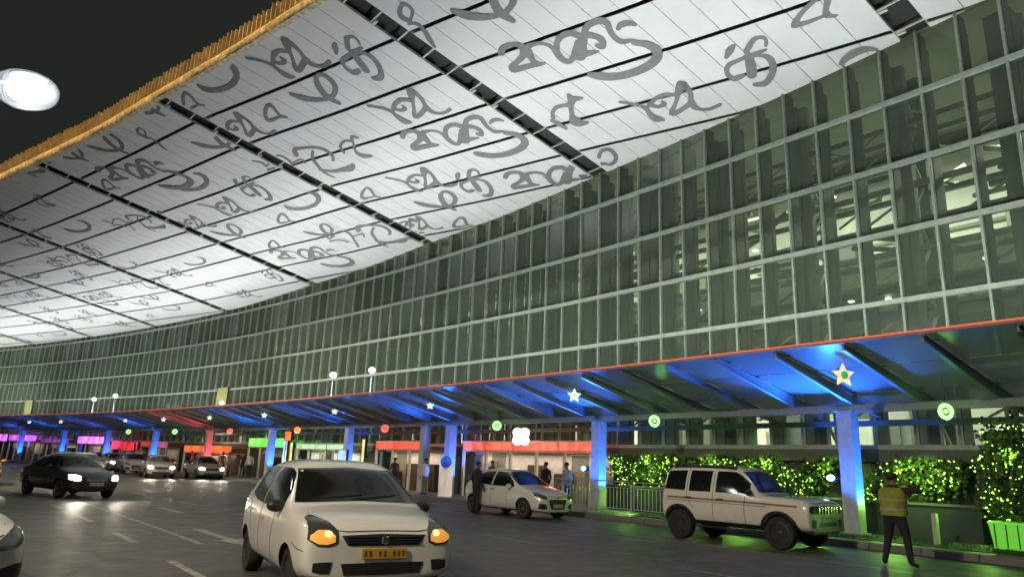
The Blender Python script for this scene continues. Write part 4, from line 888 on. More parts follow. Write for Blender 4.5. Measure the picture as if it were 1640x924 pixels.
# ------------------------------------------------------------------ people
def person(name, label, x, y, z, face, cl, h=1.7, arms=None, legs=None, lean=0., fingers=True, cap=None, hi=False, group=None):
    k = h/1.72
    ar = arms or {}
    V = []; E = []; Rr = []; Mt = []
    def v(p, r): V.append(Vector(p)); Rr.append(r if isinstance(r, tuple) else (r, r)); return len(V)-1
    def e(a, b, m): E.append((a, b)); Mt.append(m)
    sh, tr_, sk, so = cl
    pel = v((0, 0, .94), (.15, .115)); sp = v((0, .0+lean*.3, 1.12), (.145, .105)); ch = v((0, lean*.7, 1.32), (.165, .115)); nb = v((0, lean, 1.45), (.075, .07)); nk = v((0, lean+.012, 1.515), (.052, .054))
    jw = v((0, lean+.035, 1.565), (.062, .075)); hd = v((0, lean+.02, 1.635), (.078, .095)); tp = v((0, lean+.01, 1.695), (.055, .07))
    e(pel, sp, sh); e(sp, ch, sh); e(ch, nb, sh); e(nb, nk, sk); e(nk, jw, sk); e(jw, hd, sk); e(hd, tp, sk)
    ns = v((0, lean+.128, 1.60), .014); e(hd, ns, sk)
    for sg in (1, -1):
        er = v((sg*.086, lean+.01, 1.60), .017); e(hd, er, sk)
        S = v((sg*.185, lean*.8, 1.405), (.062, .062)); e(ch, S, sh)
        el, wr = ar.get(sg, ((sg*.25, lean*.6-.03, 1.12), (sg*.26, lean*.6+.08, .88)))
        E1 = v(el, .043); W1 = v(wr, .029); e(S, E1, sh); e(E1, W1, sh if cl is not None and ar.get('long', True) else sk)
        d = (Vector(wr)-Vector(el)).normalized(); pal = v(Vector(wr)+d*.055, (.036, .02)); e(W1, pal, sk)
        if fingers:
            side = d.cross(Vector((0, 1, .1))); side = side.normalized() if side.length > .1 else Vector((1, 0, 0)); cur = side.cross(d)
            for fi, (o_, ln_) in enumerate(((-.030, .062), (-.010, .074), (.010, .070), (.028, .054))):
                b = v(Vector(wr)+d*.10+side*o_, .0095); m_ = v(Vector(wr)+d*(.10+ln_*.5)+side*o_*1.1+cur*.008, .0085); t_ = v(Vector(wr)+d*(.10+ln_*.9)+side*o_*1.1+cur*.026, .007)
                e(pal, b, sk); e(b, m_, sk); e(m_, t_, sk)
            a_ = v(Vector(wr)+d*.05+side*-.05+cur*.01, .010); b_ = v(Vector(wr)+d*.095+side*-.062+cur*.02, .008); e(pal, a_, sk); e(a_, b_, sk)
        lg = (legs or {}).get(sg, ((sg*.10, .02, .50), (sg*.105, -.03, .085), (sg*.125, .11, .04)))
        hp = v((sg*.085, 0, .87), (.098, .098)); kn = v(lg[0], .062); an = v(lg[1], .045); to = v(lg[2], (.042, .034))
        e(pel, hp, tr_); e(hp, kn, tr_); e(kn, an, tr_); e(an, to, so)
    me = bpy.data.meshes.new(name); me.from_pydata(V, E, []); o = bpy.data.objects.new(name, me); C.objects.link(o)
    o.modifiers.new('sk', 'SKIN').use_smooth_shade = True
    ly = me.skin_vertices[0].data
    for i, r in enumerate(Rr): ly[i].radius = r
    ly[0].use_root = True
    s2 = o.modifiers.new('ss', 'SUBSURF'); s2.levels = 2 if hi else 1; s2.render_levels = s2.levels
    nm_ = eval_mesh(o); o.modifiers.clear(); o.data = nm_
    mats = [];
    for m in [sh, tr_, sk, so]+Mt:
        if m not in mats: mats.append(m)
    nm_.materials.clear()
    for m in mats: nm_.materials.append(m)
    for p in nm_.polygons:
        c = p.center; best = 9; bi = 0
        for (a, b), m in zip(E, Mt):
            A, B = V[a], V[b]; d = B-A; t_ = max(0, min(1, (c-A).dot(d)/max(1e-9, d.dot(d)))); dist = (c-A-d*t_).length-(Rr[a][0]*(1-t_)+Rr[b][0]*t_)
            if dist < best: best = dist; bi = mats.index(m)
        if c.z < .98 and c.z > .86 and abs(c.x) < .2 and bi == mats.index(sh): bi = mats.index(tr_) if c.z < .93 else bi
        p.material_index = bi; p.use_smooth = True
    o.location = (x, y, z); o.rotation_euler = (0, 0, face-math.pi/2); o.scale = (k, k, k)
    tag(o, label, 'person', group)
    q = MB()
    q.ell((0, lean+.005, 1.66), (.088, .105, .085), cap or M['hair'], 12, 8)
    if cap: q.ell((0, lean+.10, 1.665), (.07, .07, .012), cap, 10, 5)
    hr = q.build('cap' if cap else 'hair', o, 60)
    q = MB()
    for sg in (1, -1): q.ell((sg*.032, lean+.108, 1.628), (.012, .008, .008), M['hair'], 6, 4)
    q.build('eye', o, 60)
    q = MB(); q.ell((0, lean+.112, 1.562), (.024, .006, .006), M['brown'], 8, 4); q.build('mouth', o, 60)
    return o
def ang(v): return math.atan2(v[1], v[0])
sk_ = M['skin']
gv = person('person', 'guard in a yellow high visibility vest with elbows raised, on the road by the kerb', 7.75, 14.57, 0, ang(nrm(2)), (M['darkcloth'], M['navy'], sk_, M['shoe']), 1.76,
   arms={1: ((.40, .12, 1.40), (.17, .20, 1.50)), -1: ((-.38, .12, 1.34), (-.10, .22, 1.38))}, legs={1: ((.15, .03, .5), (.20, -.02, .085), (.25, .11, .04)), -1: ((-.13, .02, .5), (-.19, -.04, .085), (-.24, .09, .04))}, hi=True, cap=M['darkcloth'])
gv.scale = (gv.scale[0]*1.24, gv.scale[1]*1.15, gv.scale[2])
q = MB()   # the vest: an open shell over the torso with two pale bands
def shell(z0, z1, gx, mt, grow=0.):
    n = 20; prof = [(.94, .165, .135), (1.05, .168, .132), (1.15, .172, .13), (1.25, .182, .135), (1.33, .185, .138), (1.40, .175, .125), (1.45, .12, .105)]
    zs = np.linspace(z0, z1, 9); vs = []; fs = []
    for z in zs:
        rx = np.interp(z, [p[0] for p in prof], [p[1] for p in prof])+grow; ry = np.interp(z, [p[0] for p in prof], [p[2] for p in prof])+grow
        vs += [(rx*math.cos(2*math.pi*k/n), ry*math.sin(2*math.pi*k/n), z) for k in range(n)]
    for i in range(8):
        for k in range(n): fs.append((i*n+k, i*n+(k+1) % n, (i+1)*n+(k+1) % n, (i+1)*n+k))
    q.add(vs, fs, mt)
shell(.93, 1.45, .02, M['hivis'], .03); vest = q.build('vest', gv, 60)
for za in (1.02, 1.20):
    q = MB(); shell(za, za+.05, .02, M['hiband'], .036); q.build('reflective_band', vest, 60)
GP = 'people on the pavement'
person('person', 'man in dark clothes standing at the rear door of the white hatchback', -.95, 25.1, 0, ang((.8, .6)), (M['darkcloth'], M['darkcloth'], sk_, M['shoe']), 1.72, lean=.03, hi=True)
def pav(s, t, label, cl, face, h=1.68, lean=0., arms=None, legs=None):
    p = st(s, t, .145); return person('person', label, p.x, p.y, .145, face, cl, h, arms, legs, lean, True, None, False, GP)
pav(15.75, -2.9, 'person in a pale blue shirt behind the stopped white hatchback', (M['paleblue'], M['navy'], sk_, M['shoe']), ang(-nrm(15)), lean=.05)
pav(17.3, -2.6, 'person in dark clothes just showing over the bonnet of the stopped white hatchback', (M['darkcloth'], M['navy'], sk_, M['shoe']), ang(tan(17)))
pav(28.6, -2.6, 'person in brown clothes in front of the second red lit shop', (M['brown'], M['darkcloth'], sk_, M['shoe']), ang(tan(28)))
pav(30.6, -3.1, 'person in a grey shirt at the left post of the second red lit shop', (M['greycloth'], M['navy'], sk_, M['shoe']), ang(-tan(28)))
pav(38.5, -2.9, 'person in a pale blue shirt by the pale green lit counter', (M['paleblue'], M['darkcloth'], sk_, M['shoe']), ang(-nrm(38)))
pav(45.0, -3.0, 'person in a white shirt standing under the long green sign', (M['shoppost'], M['navy'], sk_, M['shoe']), ang(tan(44)))
pav(46.6, -2.7, 'person in dark clothes under the left end of the green sign', (M['darkcloth'], M['darkcloth'], sk_, M['shoe']), ang(-tan(44)))
pav(47.9, -3.1, 'person in a grey shirt between the green sign and the orange shop', (M['greycloth'], M['brown'], sk_, M['shoe']), ang(-nrm(44)))
pav(49.6, -2.8, 'person in red beside the right end of the orange shop', (M['redcloth'], M['navy'], sk_, M['shoe']), ang(tan(44)))
pav(54.5, -2.9, 'person in brown in front of the orange shop', (M['brown'], M['navy'], sk_, M['shoe']), ang(-nrm(50)))
pav(21.6, -1.9, 'person in dark clothes under the white quatrefoil sign', (M['darkcloth'], M['greycloth'], sk_, M['shoe']), ang(-tan(21)))
pav(25.4, -2.9, 'person in white by the blue round stand sign', (M['shoppost'], M['greycloth'], sk_, M['shoe']), ang(-nrm(25)))

# ------------------------------------------------------------------ canopy lamps: stars, wreaths, blue floods
GS = 'star lamps under the canopy'
def star_mesh(r, mt, mc):
    q = MB(); n = 5; o_ = []
    for k in range(10):
        rr = r if k % 2 == 0 else r*.48; a = math.pi/2+2*math.pi*k/10; o_.append((rr*math.cos(a), rr*math.sin(a)))
    vs = [(x, -.02, z) for x, z in o_]+[(0, -.075, 0)]+[(x, .02, z) for x, z in o_]+[(0, .075, 0)]
    fs = []
    for k in range(10):
        j = (k+1) % 10; fs += [(k, j, 10), (11+j, 11+k, 21), (k, 11+k, 11+j, j)]
    q.add(vs, fs, mt)
    return q
star_lab = ['warm white star lamp with a green centre hanging beside the big blue column', 'blue white star lamp over the second blue column', 'pale star lamp where the canopy glows deep blue', 'pale star lamp over the pale green counter', 'pale star lamp over the long green sign', 'red tinted star lamp in the reddish bay of the far canopy',
            'small star lamp in the far canopy, one bay beyond the red tinted one', 'small star lamp in the far canopy above the taller red sign', 'small star lamp in the far canopy above the magenta sign', 'farthest star lamp of the canopy, above the purple signs']
for k in range(10):
    s = [3.9, 13.7, 22.9, 31.8, 40.4, 48.6, 56.6, 64.0, 78.0, 85.4][k]; p = st(s, -4.6, 4.10); x = tan(s)
    o = empty('star_lamp', p, ang(-nrm(s)*.5-tan(s)*.85)+math.pi/2, star_lab[k], 'star lamp', GS)
    q = star_mesh([.30, .26][k] if k < 2 else .19, M['star'] if k == 0 else M['star_blue'], None); q.build('star_shade', o)
    q = MB(); q.ell((0, -.05, 0), (.10, .05, .10), M['star_green'] if k == 0 else M['star'], 12, 8); q.build('star_centre', o, 60)
    q = MB(); q.tube([(0, 0, .29), (0, 0, cz(-4.6)-4.10-.02)], .007, M['blacktrim'], 5); q.build('hanging_wire', o)
GW = 'green wreath lamps under the canopy'
wl = ['green ring lamp hanging over the guard, brightest of its kind', 'green ring lamp hanging behind the cream SUV', 'green ring lamp beside the white quatrefoil sign']
for k, s in enumerate((2.27, 11.42, 20.06, 29.2, 39.0, 48.6, 58.0, 67.0)):
    p = st(s, -3., 3.28); o = empty('wreath_lamp', p, ang(-nrm(s)*.5-tan(s)*.85)+math.pi/2, wl[k] if k < 3 else ['red lamp hanging over the second red lit shop', 'orange lamp over the pale green counter', 'red lamp over the left end of the green sign', 'pale green ring lamp over the orange shop', 'pale green ring lamp past the orange shop'][k-3], 'ring lamp', GW)
    mt = M['wreath'] if k < 3 or k > 5 else sign_mat([(1., .12, .12), (1., .3, .08), (1., .15, .12)][k-3], 2.2)
    q = MB(); q.tube([(.15*math.cos(a), 0, .15*math.sin(a)) for a in np.linspace(0, 2*math.pi, 24, endpoint=False)], .05, mt, 8, True); q.build('ring', o, 60)
    q = MB(); q.ell((0, 0, 0), (.055, .04, .055), mt, 10, 7); q.build('ring_centre', o, 60)
    q = MB(); q.tube([(0, 0, .19), (0, 0, cz(-3)-3.28-.02)], .006, M['blacktrim'], 5); q.build('hanging_wire', o)
    if k in (0, 1, 2):
        l = bpy.data.lights.new('wreath', 'POINT'); l.energy = 5; l.color = (.3, 1, .2); l.shadow_soft_size = .2; lo = bpy.data.objects.new('wreath_light', l); lo.location = p-Vector((0, 0, .35)); C.objects.link(lo)
def spot(loc, target, e, col, ang_, blend=.6, size=.1, name='lamp_light'):
    l = bpy.data.lights.new(name, 'SPOT'); l.energy = e; l.color = col; l.spot_size = R(ang_); l.spot_blend = blend; l.shadow_soft_size = size
    o = bpy.data.objects.new(name, l); o.location = loc; o.rotation_euler = (Vector(target)-Vector(loc)).to_track_quat('-Z', 'Y').to_euler(); C.objects.link(o); return o
def area(loc, direction, sx, sy, e, col=(1, 1, 1), name='area_light', roll=None, spread=180):
    l = bpy.data.lights.new(name, 'AREA'); l.shape = 'RECTANGLE'; l.size = sx; l.size_y = sy; l.energy = e; l.color = col; l.spread = R(spread)
    o = bpy.data.objects.new(name, l); C.objects.link(o)
    zax = -Vector(direction).normalized(); xax = Vector(roll or (1, 0, 0)); xax = (xax-zax*xax.dot(zax)).normalized(); yax = zax.cross(xax)
    o.matrix_world = Matrix(((xax.x, yax.x, zax.x, loc[0]), (xax.y, yax.y, zax.y, loc[1]), (xax.z, yax.z, zax.z, loc[2]), (0, 0, 0, 1)))
    return o
GB = 'blue flood lamps on the canopy columns'
bl_lab = ['blue flood lamp clamped to the big blue column behind the SUV bonnet', 'blue flood lamp on the second column behind the stopped hatchback']
for k, s in enumerate(cols[1:11]):
    sl = s+.36
    p = st(sl, -2.35, 1.62)
    if k < 2:
        o = empty('flood_lamp', p, phi(s), bl_lab[k], 'flood lamp', GB)
        q = MB(); q.box((-.03, 0, 0), (.07, .14, .09), M['blacktrim']); q.build('lamp_housing', o, bevel=.01)
        q = MB(); q.ell((-.10, 0, .02), (.04, .12, .08), M['blue_lamp'], 12, 8); q.build('lamp_lens', o, 60)
        q = MB(); q.tube([(.04, 0, 0), (.1, -.12, 0)], .02, M['blacktrim'], 6); q.build('bracket', o)
    red = (k == 5)
    col_ = (1., .05, .1) if red else (.02, .16, 1.)
    en = [420, 420, 380, 330, 330, 260, 330, 300, 300, 300][k]
    spot(st(s+.35, -2.75, 2.0), st(s+.1, -4.3, 4.4), en*(5.5 if k == 0 else 3.), col_, 112, .5, .12, 'blue_flood_light')
    spot(st(s-1.15, -2.35, .5), st(s-.1, -2.0, 2.1), en*2.2, col_, 62, .7, .08, 'column_wash_light'); spot(st(s+.35, -3.3, .7), st(s, -2.2, 2.2), en*.5, col_, 60, .7, .08, 'column_wash_light')
# ------------------------------------------------------------------ shops and signs along the pavement
GK = 'shops under the canopy'
def shop(s0, s1, label, col, strength, zs=(2.30, 2.68), lit=1., t0=-1.25, warm=(1, .86, .7)):
    sm = (s0+s1)/2; o = empty('shop', st(sm, t0), 0, label, 'shop', GK); inv = Matrix.Translation(-o.location)
    def bp(q, nm, bevel=0., parent=None):
        b = q.build(nm, None, None, bevel); b.data.transform(inv); b.parent = parent or o; return b
    q = MB(); sweep(q, s0, s1, -.2, -.06, .145, zs[0], M['shopwall']); bp(q, 'back_wall')
    q = MB(); sweep(q, s0, s1, t0+.02, -.21, zs[0]-.05, zs[0]+.02, M['shopwall']); bp(q, 'shop_ceiling')
    q = MB(); sweep(q, s0, s1, t0-.08, t0+.06, zs[0]+.03, zs[1], sign_mat(col, strength)); f = bp(q, 'sign_fascia')
    q = MB(); sweep(q, s0-.05, s1+.05, t0-.1, t0+.08, zs[1]+.003, zs[1]+.06, M['shoppost']); bp(q, 'fascia_cap', 0, f)
    n = max(2, int((s1-s0)/1.5)); rr = random.Random(int(s0*7))
    for i in range(n+1):
        s = s0+(s1-s0)*i/n; q = MB(); q.box(st(s, t0, (zs[0]+.145)/2), (.06, .06, (zs[0]-.145)/2), M['shoppost'], (tan(s), nrm(s), Vector((0, 0, 1)))); bp(q, 'post')
    for i in range(n):
        s = s0+(s1-s0)*(i+.5)/n
        q = MB(); hh = rr.uniform(.8, 1.9); q.box(st(s, -.42, .145+hh/2), (rr.uniform(.3, .6), .16, hh/2), rr.choice([M['shopdark'], M['brown'], M['shopwall'], M['darkwall'], M['shopdark']]), (tan(s), nrm(s), Vector((0, 0, 1)))); bp(q, 'display_shelf', .02)
        if rr.random() < .5:
            q = MB(); q.box(st(s, t0+.05, 1.2), (.5, .008, 1.02), M['shop_glass'], (tan(s), nrm(s), Vector((0, 0, 1)))); bp(q, 'glass_panel')
    area(st(sm, -.7, zs[0]-.12), (0, 0, -1), s1-s0-.3, .3, 38*lit*(s1-s0)/6, warm, 'shop_light', tan(sm))
    return o
shop(15.9, 24.6, 'long open shop with a red lit fascia behind the stopped hatchback', (1., .13, .08), 1.5, lit=1.1)
shop(27.6, 32.6, 'shop with a red lit fascia and white posts right of the dark windscreen', (1., .10, .06), 1.3, lit=1.2)
shop(35.9, 42.0, 'glazed counter with a pale green lit fascia', (.55, 1., .6), .75, (2.2, 2.5), lit=1.7, warm=(.85, 1, .9))
shop(43.8, 48.9, 'dim counter under a long bright green lit sign', (.16, 1., .10), 1.7, (2.3, 2.85), lit=.35)
shop(51.8, 59.6, 'shop with a low orange red lit fascia by the crowd', (1., .16, .04), 1.2, (1.75, 2.25), lit=.5)
shop(63.0, 68.0, 'unlit looking stall beyond the orange shop with a dull red sign', (.8, .12, .08), .5, (2.1, 2.5), lit=.3)
shop(69.0, 74.0, 'far stall with a bright red sign', (1., .06, .08), 1.4, (1.8, 2.5), lit=.4)
shop(76.2, 81.6, 'far stall under a magenta lit sign', (.85, .25, 1.), 1.6, (2.2, 2.9), lit=.6)
shop(84, 90.0, 'far stall with a dim violet fascia', (.5, .1, .6), .6, (2.2, 2.6), lit=.5)
shop(91.5, 99, 'farthest stall under a purple lit sign', (.6, .12, 1.), 1.5, (2.3, 2.9), lit=.5)
# hanging lit signs
def qfoil(s, t, z, r, label):
    x, y = tan(s), nrm(s); o = empty('lit_sign', st(s, t, z), ang(-nrm(s)*.8-tan(s)*.55)+math.pi/2, label, 'sign')
    q = MB(); pts = []
    for a in np.linspace(0, 2*math.pi, 48, endpoint=False): rr = r*(.72+.28*abs(math.cos(2*(a+math.pi/4)))**.5 if False else .70+.30*abs(math.sin(2*a))); pts.append((rr*math.cos(a), rr*math.sin(a)))
    vs = [(p[0], -.05, p[1]) for p in pts]+[(p[0], .05, p[1]) for p in pts]; n = 48
    q.add(vs, [tuple(range(n)), tuple(range(2*n-1, n-1, -1))]+[(i, n+i, n+(i+1) % n, (i+1) % n) for i in range(n)], sign_mat((1., .95, .82), 2.6))
    q.build('sign_panel', o); q = MB(); q.tube([(0, .0, r*.7), (0, 0, cz(t)-z-.1)], .015, M['blacktrim'], 6); q.build('sign_hanger', o); return o
qfoil(19.6, -2.0, 2.88, .44, 'bright white four lobed sign hanging over the long red lit shop')
def box_sign(s, t, z, w, h, col, es, label, legs=True):
    o = empty('lit_sign' if es else 'sign_board', st(s, t, z), phi(s)+math.pi/2, label, 'sign')
    q = MB(); q.box((0, 0, 0), (w/2, .06, h/2), sign_mat(col, es) if es else M['board']); q.build('sign_panel', o, bevel=.01)
    q = MB()
    for f in ((-w/2-.02, 0), (w/2+.02, 0)): q.box((f[0], 0, 0), (.018, .075, h/2+.04), M['blacktrim'])
    q.box((0, 0, h/2+.02), (w/2, .075, .018), M['blacktrim']); q.box((0, 0, -h/2-.02), (w/2, .075, .018), M['blacktrim']); q.build('sign_frame', o)
    if legs:
        for u in (-w*.35, w*.35): q = MB(); zb = (cz(t) if z > 4.5 else (.145))-z; q.bar((u, 0, -h/2-.03), (u, 0, zb), .05, .05, M['canopy_steel']); q.build('post', o)
    return o
box_sign(55.2, -1.4, 3.08, .8, 1.25, (1., .95, .75), 4., 'small upright white lit sign over the orange shop')
box_sign(50.8, -2.9, 5.75, 1.7, 1.45, None, 0, 'ochre notice board standing on the canopy above the orange shop')
box_sign(90.6, -2.9, 5.75, 1.7, 1.7, None, 0, 'ochre notice board standing on the far end of the canopy')
box_sign(42.9, -1.6, 2.0, .5, 1.5, (.55, .8, 1.), 1.6, 'narrow pale blue lit panel at the right end of the green sign')
box_sign(40.6, -2.4, 1.75, .45, 1.6, (.95, 1., .2), 1.1, 'narrow yellow green lit panel left of the pale green counter')
box_sign(34.3, -2.4, 1.5, .9, 1.3, (.55, .75, 1.), .8, 'pale blue lit panel right of the pale green counter')
box_sign(33.4, -1.6, 1.85, .3, 1.9, (1., .9, .3), .9, 'thin yellow lit panel at the left post of the second red lit shop')
box_sign(40.2, -2.9, 2.95, .8, .55, (1., .22, .06), 1.2, 'small orange lit sign hanging right of the green sign')
box_sign(94.5, -3.2, 2.55, 2.2, .7, (.85, .2, 1.), 1.2, 'purple lit box sign nearest the far end of the road')
box_sign(66.0, -3.2, 2.05, 2.6, .7, (1., .05, .08), .9, 'red lit awning sign between the two tan columns')
# standing round blue sign with a white panel
o = empty('stand_sign', st(23.6, -3.0, .145), ang(-nrm(24)*.8-tan(24)*.6)+math.pi/2, 'white panel stand with a round blue sign between the two slim columns', 'sign')
q = MB(); q.box((0, 0, .8), (.32, .05, .78), sign_mat((1., .78, .7), .45)); q.build('stand_panel', o, bevel=.01)
q = MB(); q.lathe((0, -.09, 1.55), (0, -1, 0), [(.26, 0), (.27, .02), (.25, .04)], sign_mat((.03, .14, .9), .6), 24); q.build('round_sign', o, 50)
# globe lamps standing on the canopy
GG = 'globe lamps on top of the canopy'
for s, t, z, r, lb in ((34.2, -3.6, 6.2, .2, 'white globe lamp on the canopy, left one of the bright near pair'), (30.0, -3.6, 6.2, .18, 'white globe lamp on the canopy, right one of the bright near pair'), (74.0, -3.6, 6.1, .2, 'small globe lamp on the far canopy, left one of the dim pair'), (69.5, -3.6, 6.3, .2, 'small globe lamp on the far canopy, right one of the dim pair'), (49.2, -3.6, 5.15, .14, 'tiny low globe lamp on the canopy just right of the ochre board')):
    o = empty('globe_lamp', st(s, t, cz(t)), 0, lb, 'lamp', GG); h = z-cz(t)
    q = MB(); q.tube([(0, 0, .0), (0, 0, h)], .03, M['canopy_steel'], 8); q.lathe((0, 0, 0), (0, 0, 1), [(.12, 0), (.12, .02), (.05, .05)], M['canopy_steel'], 12); q.build('lamp_post', o, 50)
    q = MB(); q.ell((0, 0, h+r*.7), (r, r, r*.85), M['globe'], 16, 10); q.build('lamp_globe', o, 70)

# ------------------------------------------------------------------ planting by the kerb
GV = 'fairy lit vines on the planter'
rv = random.Random(21)
def leaf_quad(q, p, sz, mt, rnd):
    d = Vector((rnd.gauss(0, 1), rnd.gauss(0, 1), rnd.gauss(0, 1)-.3)).normalized(); u = d.cross(Vector((rnd.random()-.5, rnd.random()-.5, 1))).normalized(); w_ = d.cross(u)*.05
    q.add([p, p+d*sz*.5+u*sz*.32+w_, p+d*sz, p+d*sz*.5-u*sz*.32-w_], [(0, 1, 2, 3)], mt)
def vines(s0, s1, label, seed, nl, nb):
    r_ = random.Random(seed); o = empty('vine_hedge', st((s0+s1)/2, -.45), 0, label, 'vine', GV); inv = Matrix.Translation(-o.location)
    q = MB(); b = MB(); stm = MB()
    ncl = int((s1-s0)*3.2)
    cl = [(r_.uniform(s0, s1), r_.uniform(1.15, 2.05), r_.uniform(.16, .36)) for _ in range(ncl)]
    for i in range(nl):
        cs, cz_, rd = r_.choice(cl); s = cs+r_.gauss(0, rd); z = cz_+r_.gauss(0, rd*.8)
        if not (s0-.1 < s < s1+.1 and .8 < z < 2.28): continue
        t = -.50+r_.gauss(0, .13); leaf_quad(q, st(s, min(t, -.20), z), r_.uniform(.06, .13), M['leaf'] if r_.random() < .7 else M['leaf2'], r_)
    for i in range(nb):
        cs, cz_, rd = r_.choice(cl); s = cs+r_.gauss(0, rd); z = cz_+r_.gauss(0, rd*.8)
        if not (s0 < s < s1 and .9 < z < 2.2): continue
        p = st(s, -.62-r_.random()*.12, z); a = r_.uniform(.014, .034)
        b.add([p+Vector(v)*a for v in ((1, 0, 0), (-1, 0, 0), (0, 1, 0), (0, -1, 0), (0, 0, 1), (0, 0, -1))], [(0, 2, 4), (2, 1, 4), (1, 3, 4), (3, 0, 4), (2, 0, 5), (1, 2, 5), (3, 1, 5), (0, 3, 5)], M['bulb'])
    for i in range(int((s1-s0)*2)):
        s = r_.uniform(s0, s1); stm.tube([st(s, -.3, 1.0), st(s+r_.uniform(-.2, .2), -.42, 1.5), st(s+r_.uniform(-.4, .4), -.4, 2.05)], .012, M['brown'], 5)
    for nm_, qq, kd in (('foliage', q, None), ('fairy_light', b, 'stuff'), ('stem', stm, None)):
        ob = qq.build(nm_); ob.data.transform(inv); ob.parent = o
        if kd: ob['kind'] = kd
vines(3.0, 5.7, 'vines wound with green fairy lights on the planter behind the guard', 1, 3000, 170)
vines(6.6, 8.9, 'vines wound with green fairy lights on the planter behind the SUV bonnet', 2, 2300, 110)
vines(9.3, 15.7, 'long run of fairy lit vines between the SUV and the second blue column', 3, 5400, 300)
q = MB(); sweep(q, 2.6, 15.8, -.78, -.17, .15, 1.02, M['darkwall']); sweep(q, 2.55, 15.85, -.82, -.172, 1.024, 1.08, M['kerb'])
tag(q.build('planter_wall'), 'low dark planter wall carrying the fairy lit vines', 'wall')
def potted(s, t, label, seed, nl, nb, lit):
    r_ = random.Random(seed); o = empty('potted_tree', st(s, t, .145), phi(s), label, 'potted tree', 'potted trees by the kerb')
    q = MB(); vs = []
    for z, w in ((0, .30), (.55, .36), (.60, .38), (.64, .38)): vs += [(-w, -w, z), (w, -w, z), (w, w, z), (-w, w, z)]
    fs = [(4*i+k, 4*i+(k+1) % 4, 4*i+4+(k+1) % 4, 4*i+4+k) for i in range(3) for k in range(4)]+[(3, 2, 1, 0), (12, 13, 14, 15)]
    q.add(vs, fs, M['pot_green'] if lit else M['darkwall'])
    q.build('pot', o)
    q = MB()
    for kx in (-.2, 0, .2): q.box((kx*1.2, -.372, .33), (.012, .006, .26), M['darkwall']); q.box((-.372, kx*1.2, .33), (.006, .012, .26), M['darkwall'])
    if lit: q.build('pot_slat', o)
    q = MB(); q.tube([(0, 0, .6), (.02, .01, 1.5), (0, -.02, 2.5)], [.05, .04, .015], M['brown'], 7); q.build('trunk', o, 60)
    q = MB(); b = MB()
    cl = [(r_.gauss(0, .22), r_.gauss(0, .22), r_.uniform(.75, 2.75)) for _ in range(46)]
    for i in range(nl):
        c_ = r_.choice(cl); p = Vector((c_[0]+r_.gauss(0, .14), c_[1]+r_.gauss(0, .14), c_[2]+r_.gauss(0, .16)))
        if p.z < .62: continue
        leaf_quad(q, p, r_.uniform(.06, .13), M['leaf'] if r_.random() < .65 else M['leaf2'], r_)
    for i in range(nb):
        c_ = r_.choice(cl); p = Vector((c_[0]*1.2+r_.gauss(0, .16), c_[1]*1.2+r_.gauss(0, .16), c_[2]+r_.gauss(0, .16))); a = r_.uniform(.014, .032)
        if p.z < .66: continue
        b.add([p+Vector(v)*a for v in ((1, 0, 0), (-1, 0, 0), (0, 1, 0), (0, -1, 0), (0, 0, 1), (0, 0, -1))], [(0, 2, 4), (2, 1, 4), (1, 3, 4), (3, 0, 4), (2, 0, 5), (1, 2, 5), (3, 1, 5), (0, 3, 5)], M['bulb'])
    q.build('foliage', o)
    if b.f: ob = b.build('fairy_light', o); ob['kind'] = 'stuff'
potted(1.7, -1.5, 'columnar potted tree full of green fairy lights in a bright green lit pot', 31, 2600, 230, True)
potted(.55, -1.4, 'dark potted tree with few fairy lights beside the bright green pot', 32, 2200, 60, False)
potted(3.2, -1.1, 'small dim potted shrub left of the bright green pot', 33, 500, 40, False).__class__ if False else None
gr = MB(); rg = random.Random(9)
for i in range(9000):
    s = rg.uniform(-3, 12.6); t = rg.uniform(-2.95, -.95); 
    p = st(s, t, .165); h = rg.uniform(.03, .075); a = rg.uniform(0, math.pi); d = Vector((math.cos(a), math.sin(a), 0))*.006; l_ = Vector((rg.gauss(0, .02), rg.gauss(0, .02), h))
    gr.add([p-d, p+d, p+l_], [(0, 1, 2)], M['grass'])
sweep(gr, -3.05, 12.65, -3.0, -.9, .12, .166, M['soil'])
tag(gr.build('grass'), None, None, kind='stuff')
# bollard
o = empty('bollard', st(3.02, -2.42, .166), phi(3.4), 'short square white bollard on the lawn right of the guard', 'bollard')
q = MB(); q.box((0, 0, .36), (.085, .05, .36), M['bollard']); q.build('bollard_post', o, bevel=.012)
q = MB(); q.box((-.0, 0, .727), (.075, .042, .005), M['stripe']); q.build('bollard_top', o)
# barriers
GR_ = 'steel crowd barriers at the kerb'
def barrier(s, t, ln_, label):
    o = empty('crowd_barrier', st(s, t, .166), phi(s)+math.pi/2, label, 'barrier', GR_); w = ln_/2
    q = MB(); q.tube([(-w, 0, .06), (-w, 0, .98), (-w+.1, 0, 1.08), (w-.1, 0, 1.08), (w, 0, .98), (w, 0, .06)], .024, M['rail'], 8); q.tube([(-w, 0, .2), (w, 0, .2)], .018, M['rail'], 6); q.tube([(-w, 0, .88), (w, 0, .88)], .014, M['rail'], 6); q.build('barrier_frame', o, 60)
    n = 11
    for i in range(1, n): q = MB(); q.tube([(-w+ln_*i/n, 0, .2), (-w+ln_*i/n, 0, .88)], .011, M['rail'], 5); q.build('barrier_bar', o)
    for u in (-w+.02, w-.02): q = MB(); q.bar((u, -.28, .02), (u, .28, .02), .05, .03, M['rail']); q.build('barrier_foot', o)
barrier(11.2, -3.3, 1.75, 'white steel crowd barrier right behind the SUV')
barrier(13.1, -3.3, 1.75, 'white steel crowd barrier in front of the second blue column')
barrier(15.1, -3.3, 1.75, 'white steel crowd barrier hidden behind the stopped hatchback')

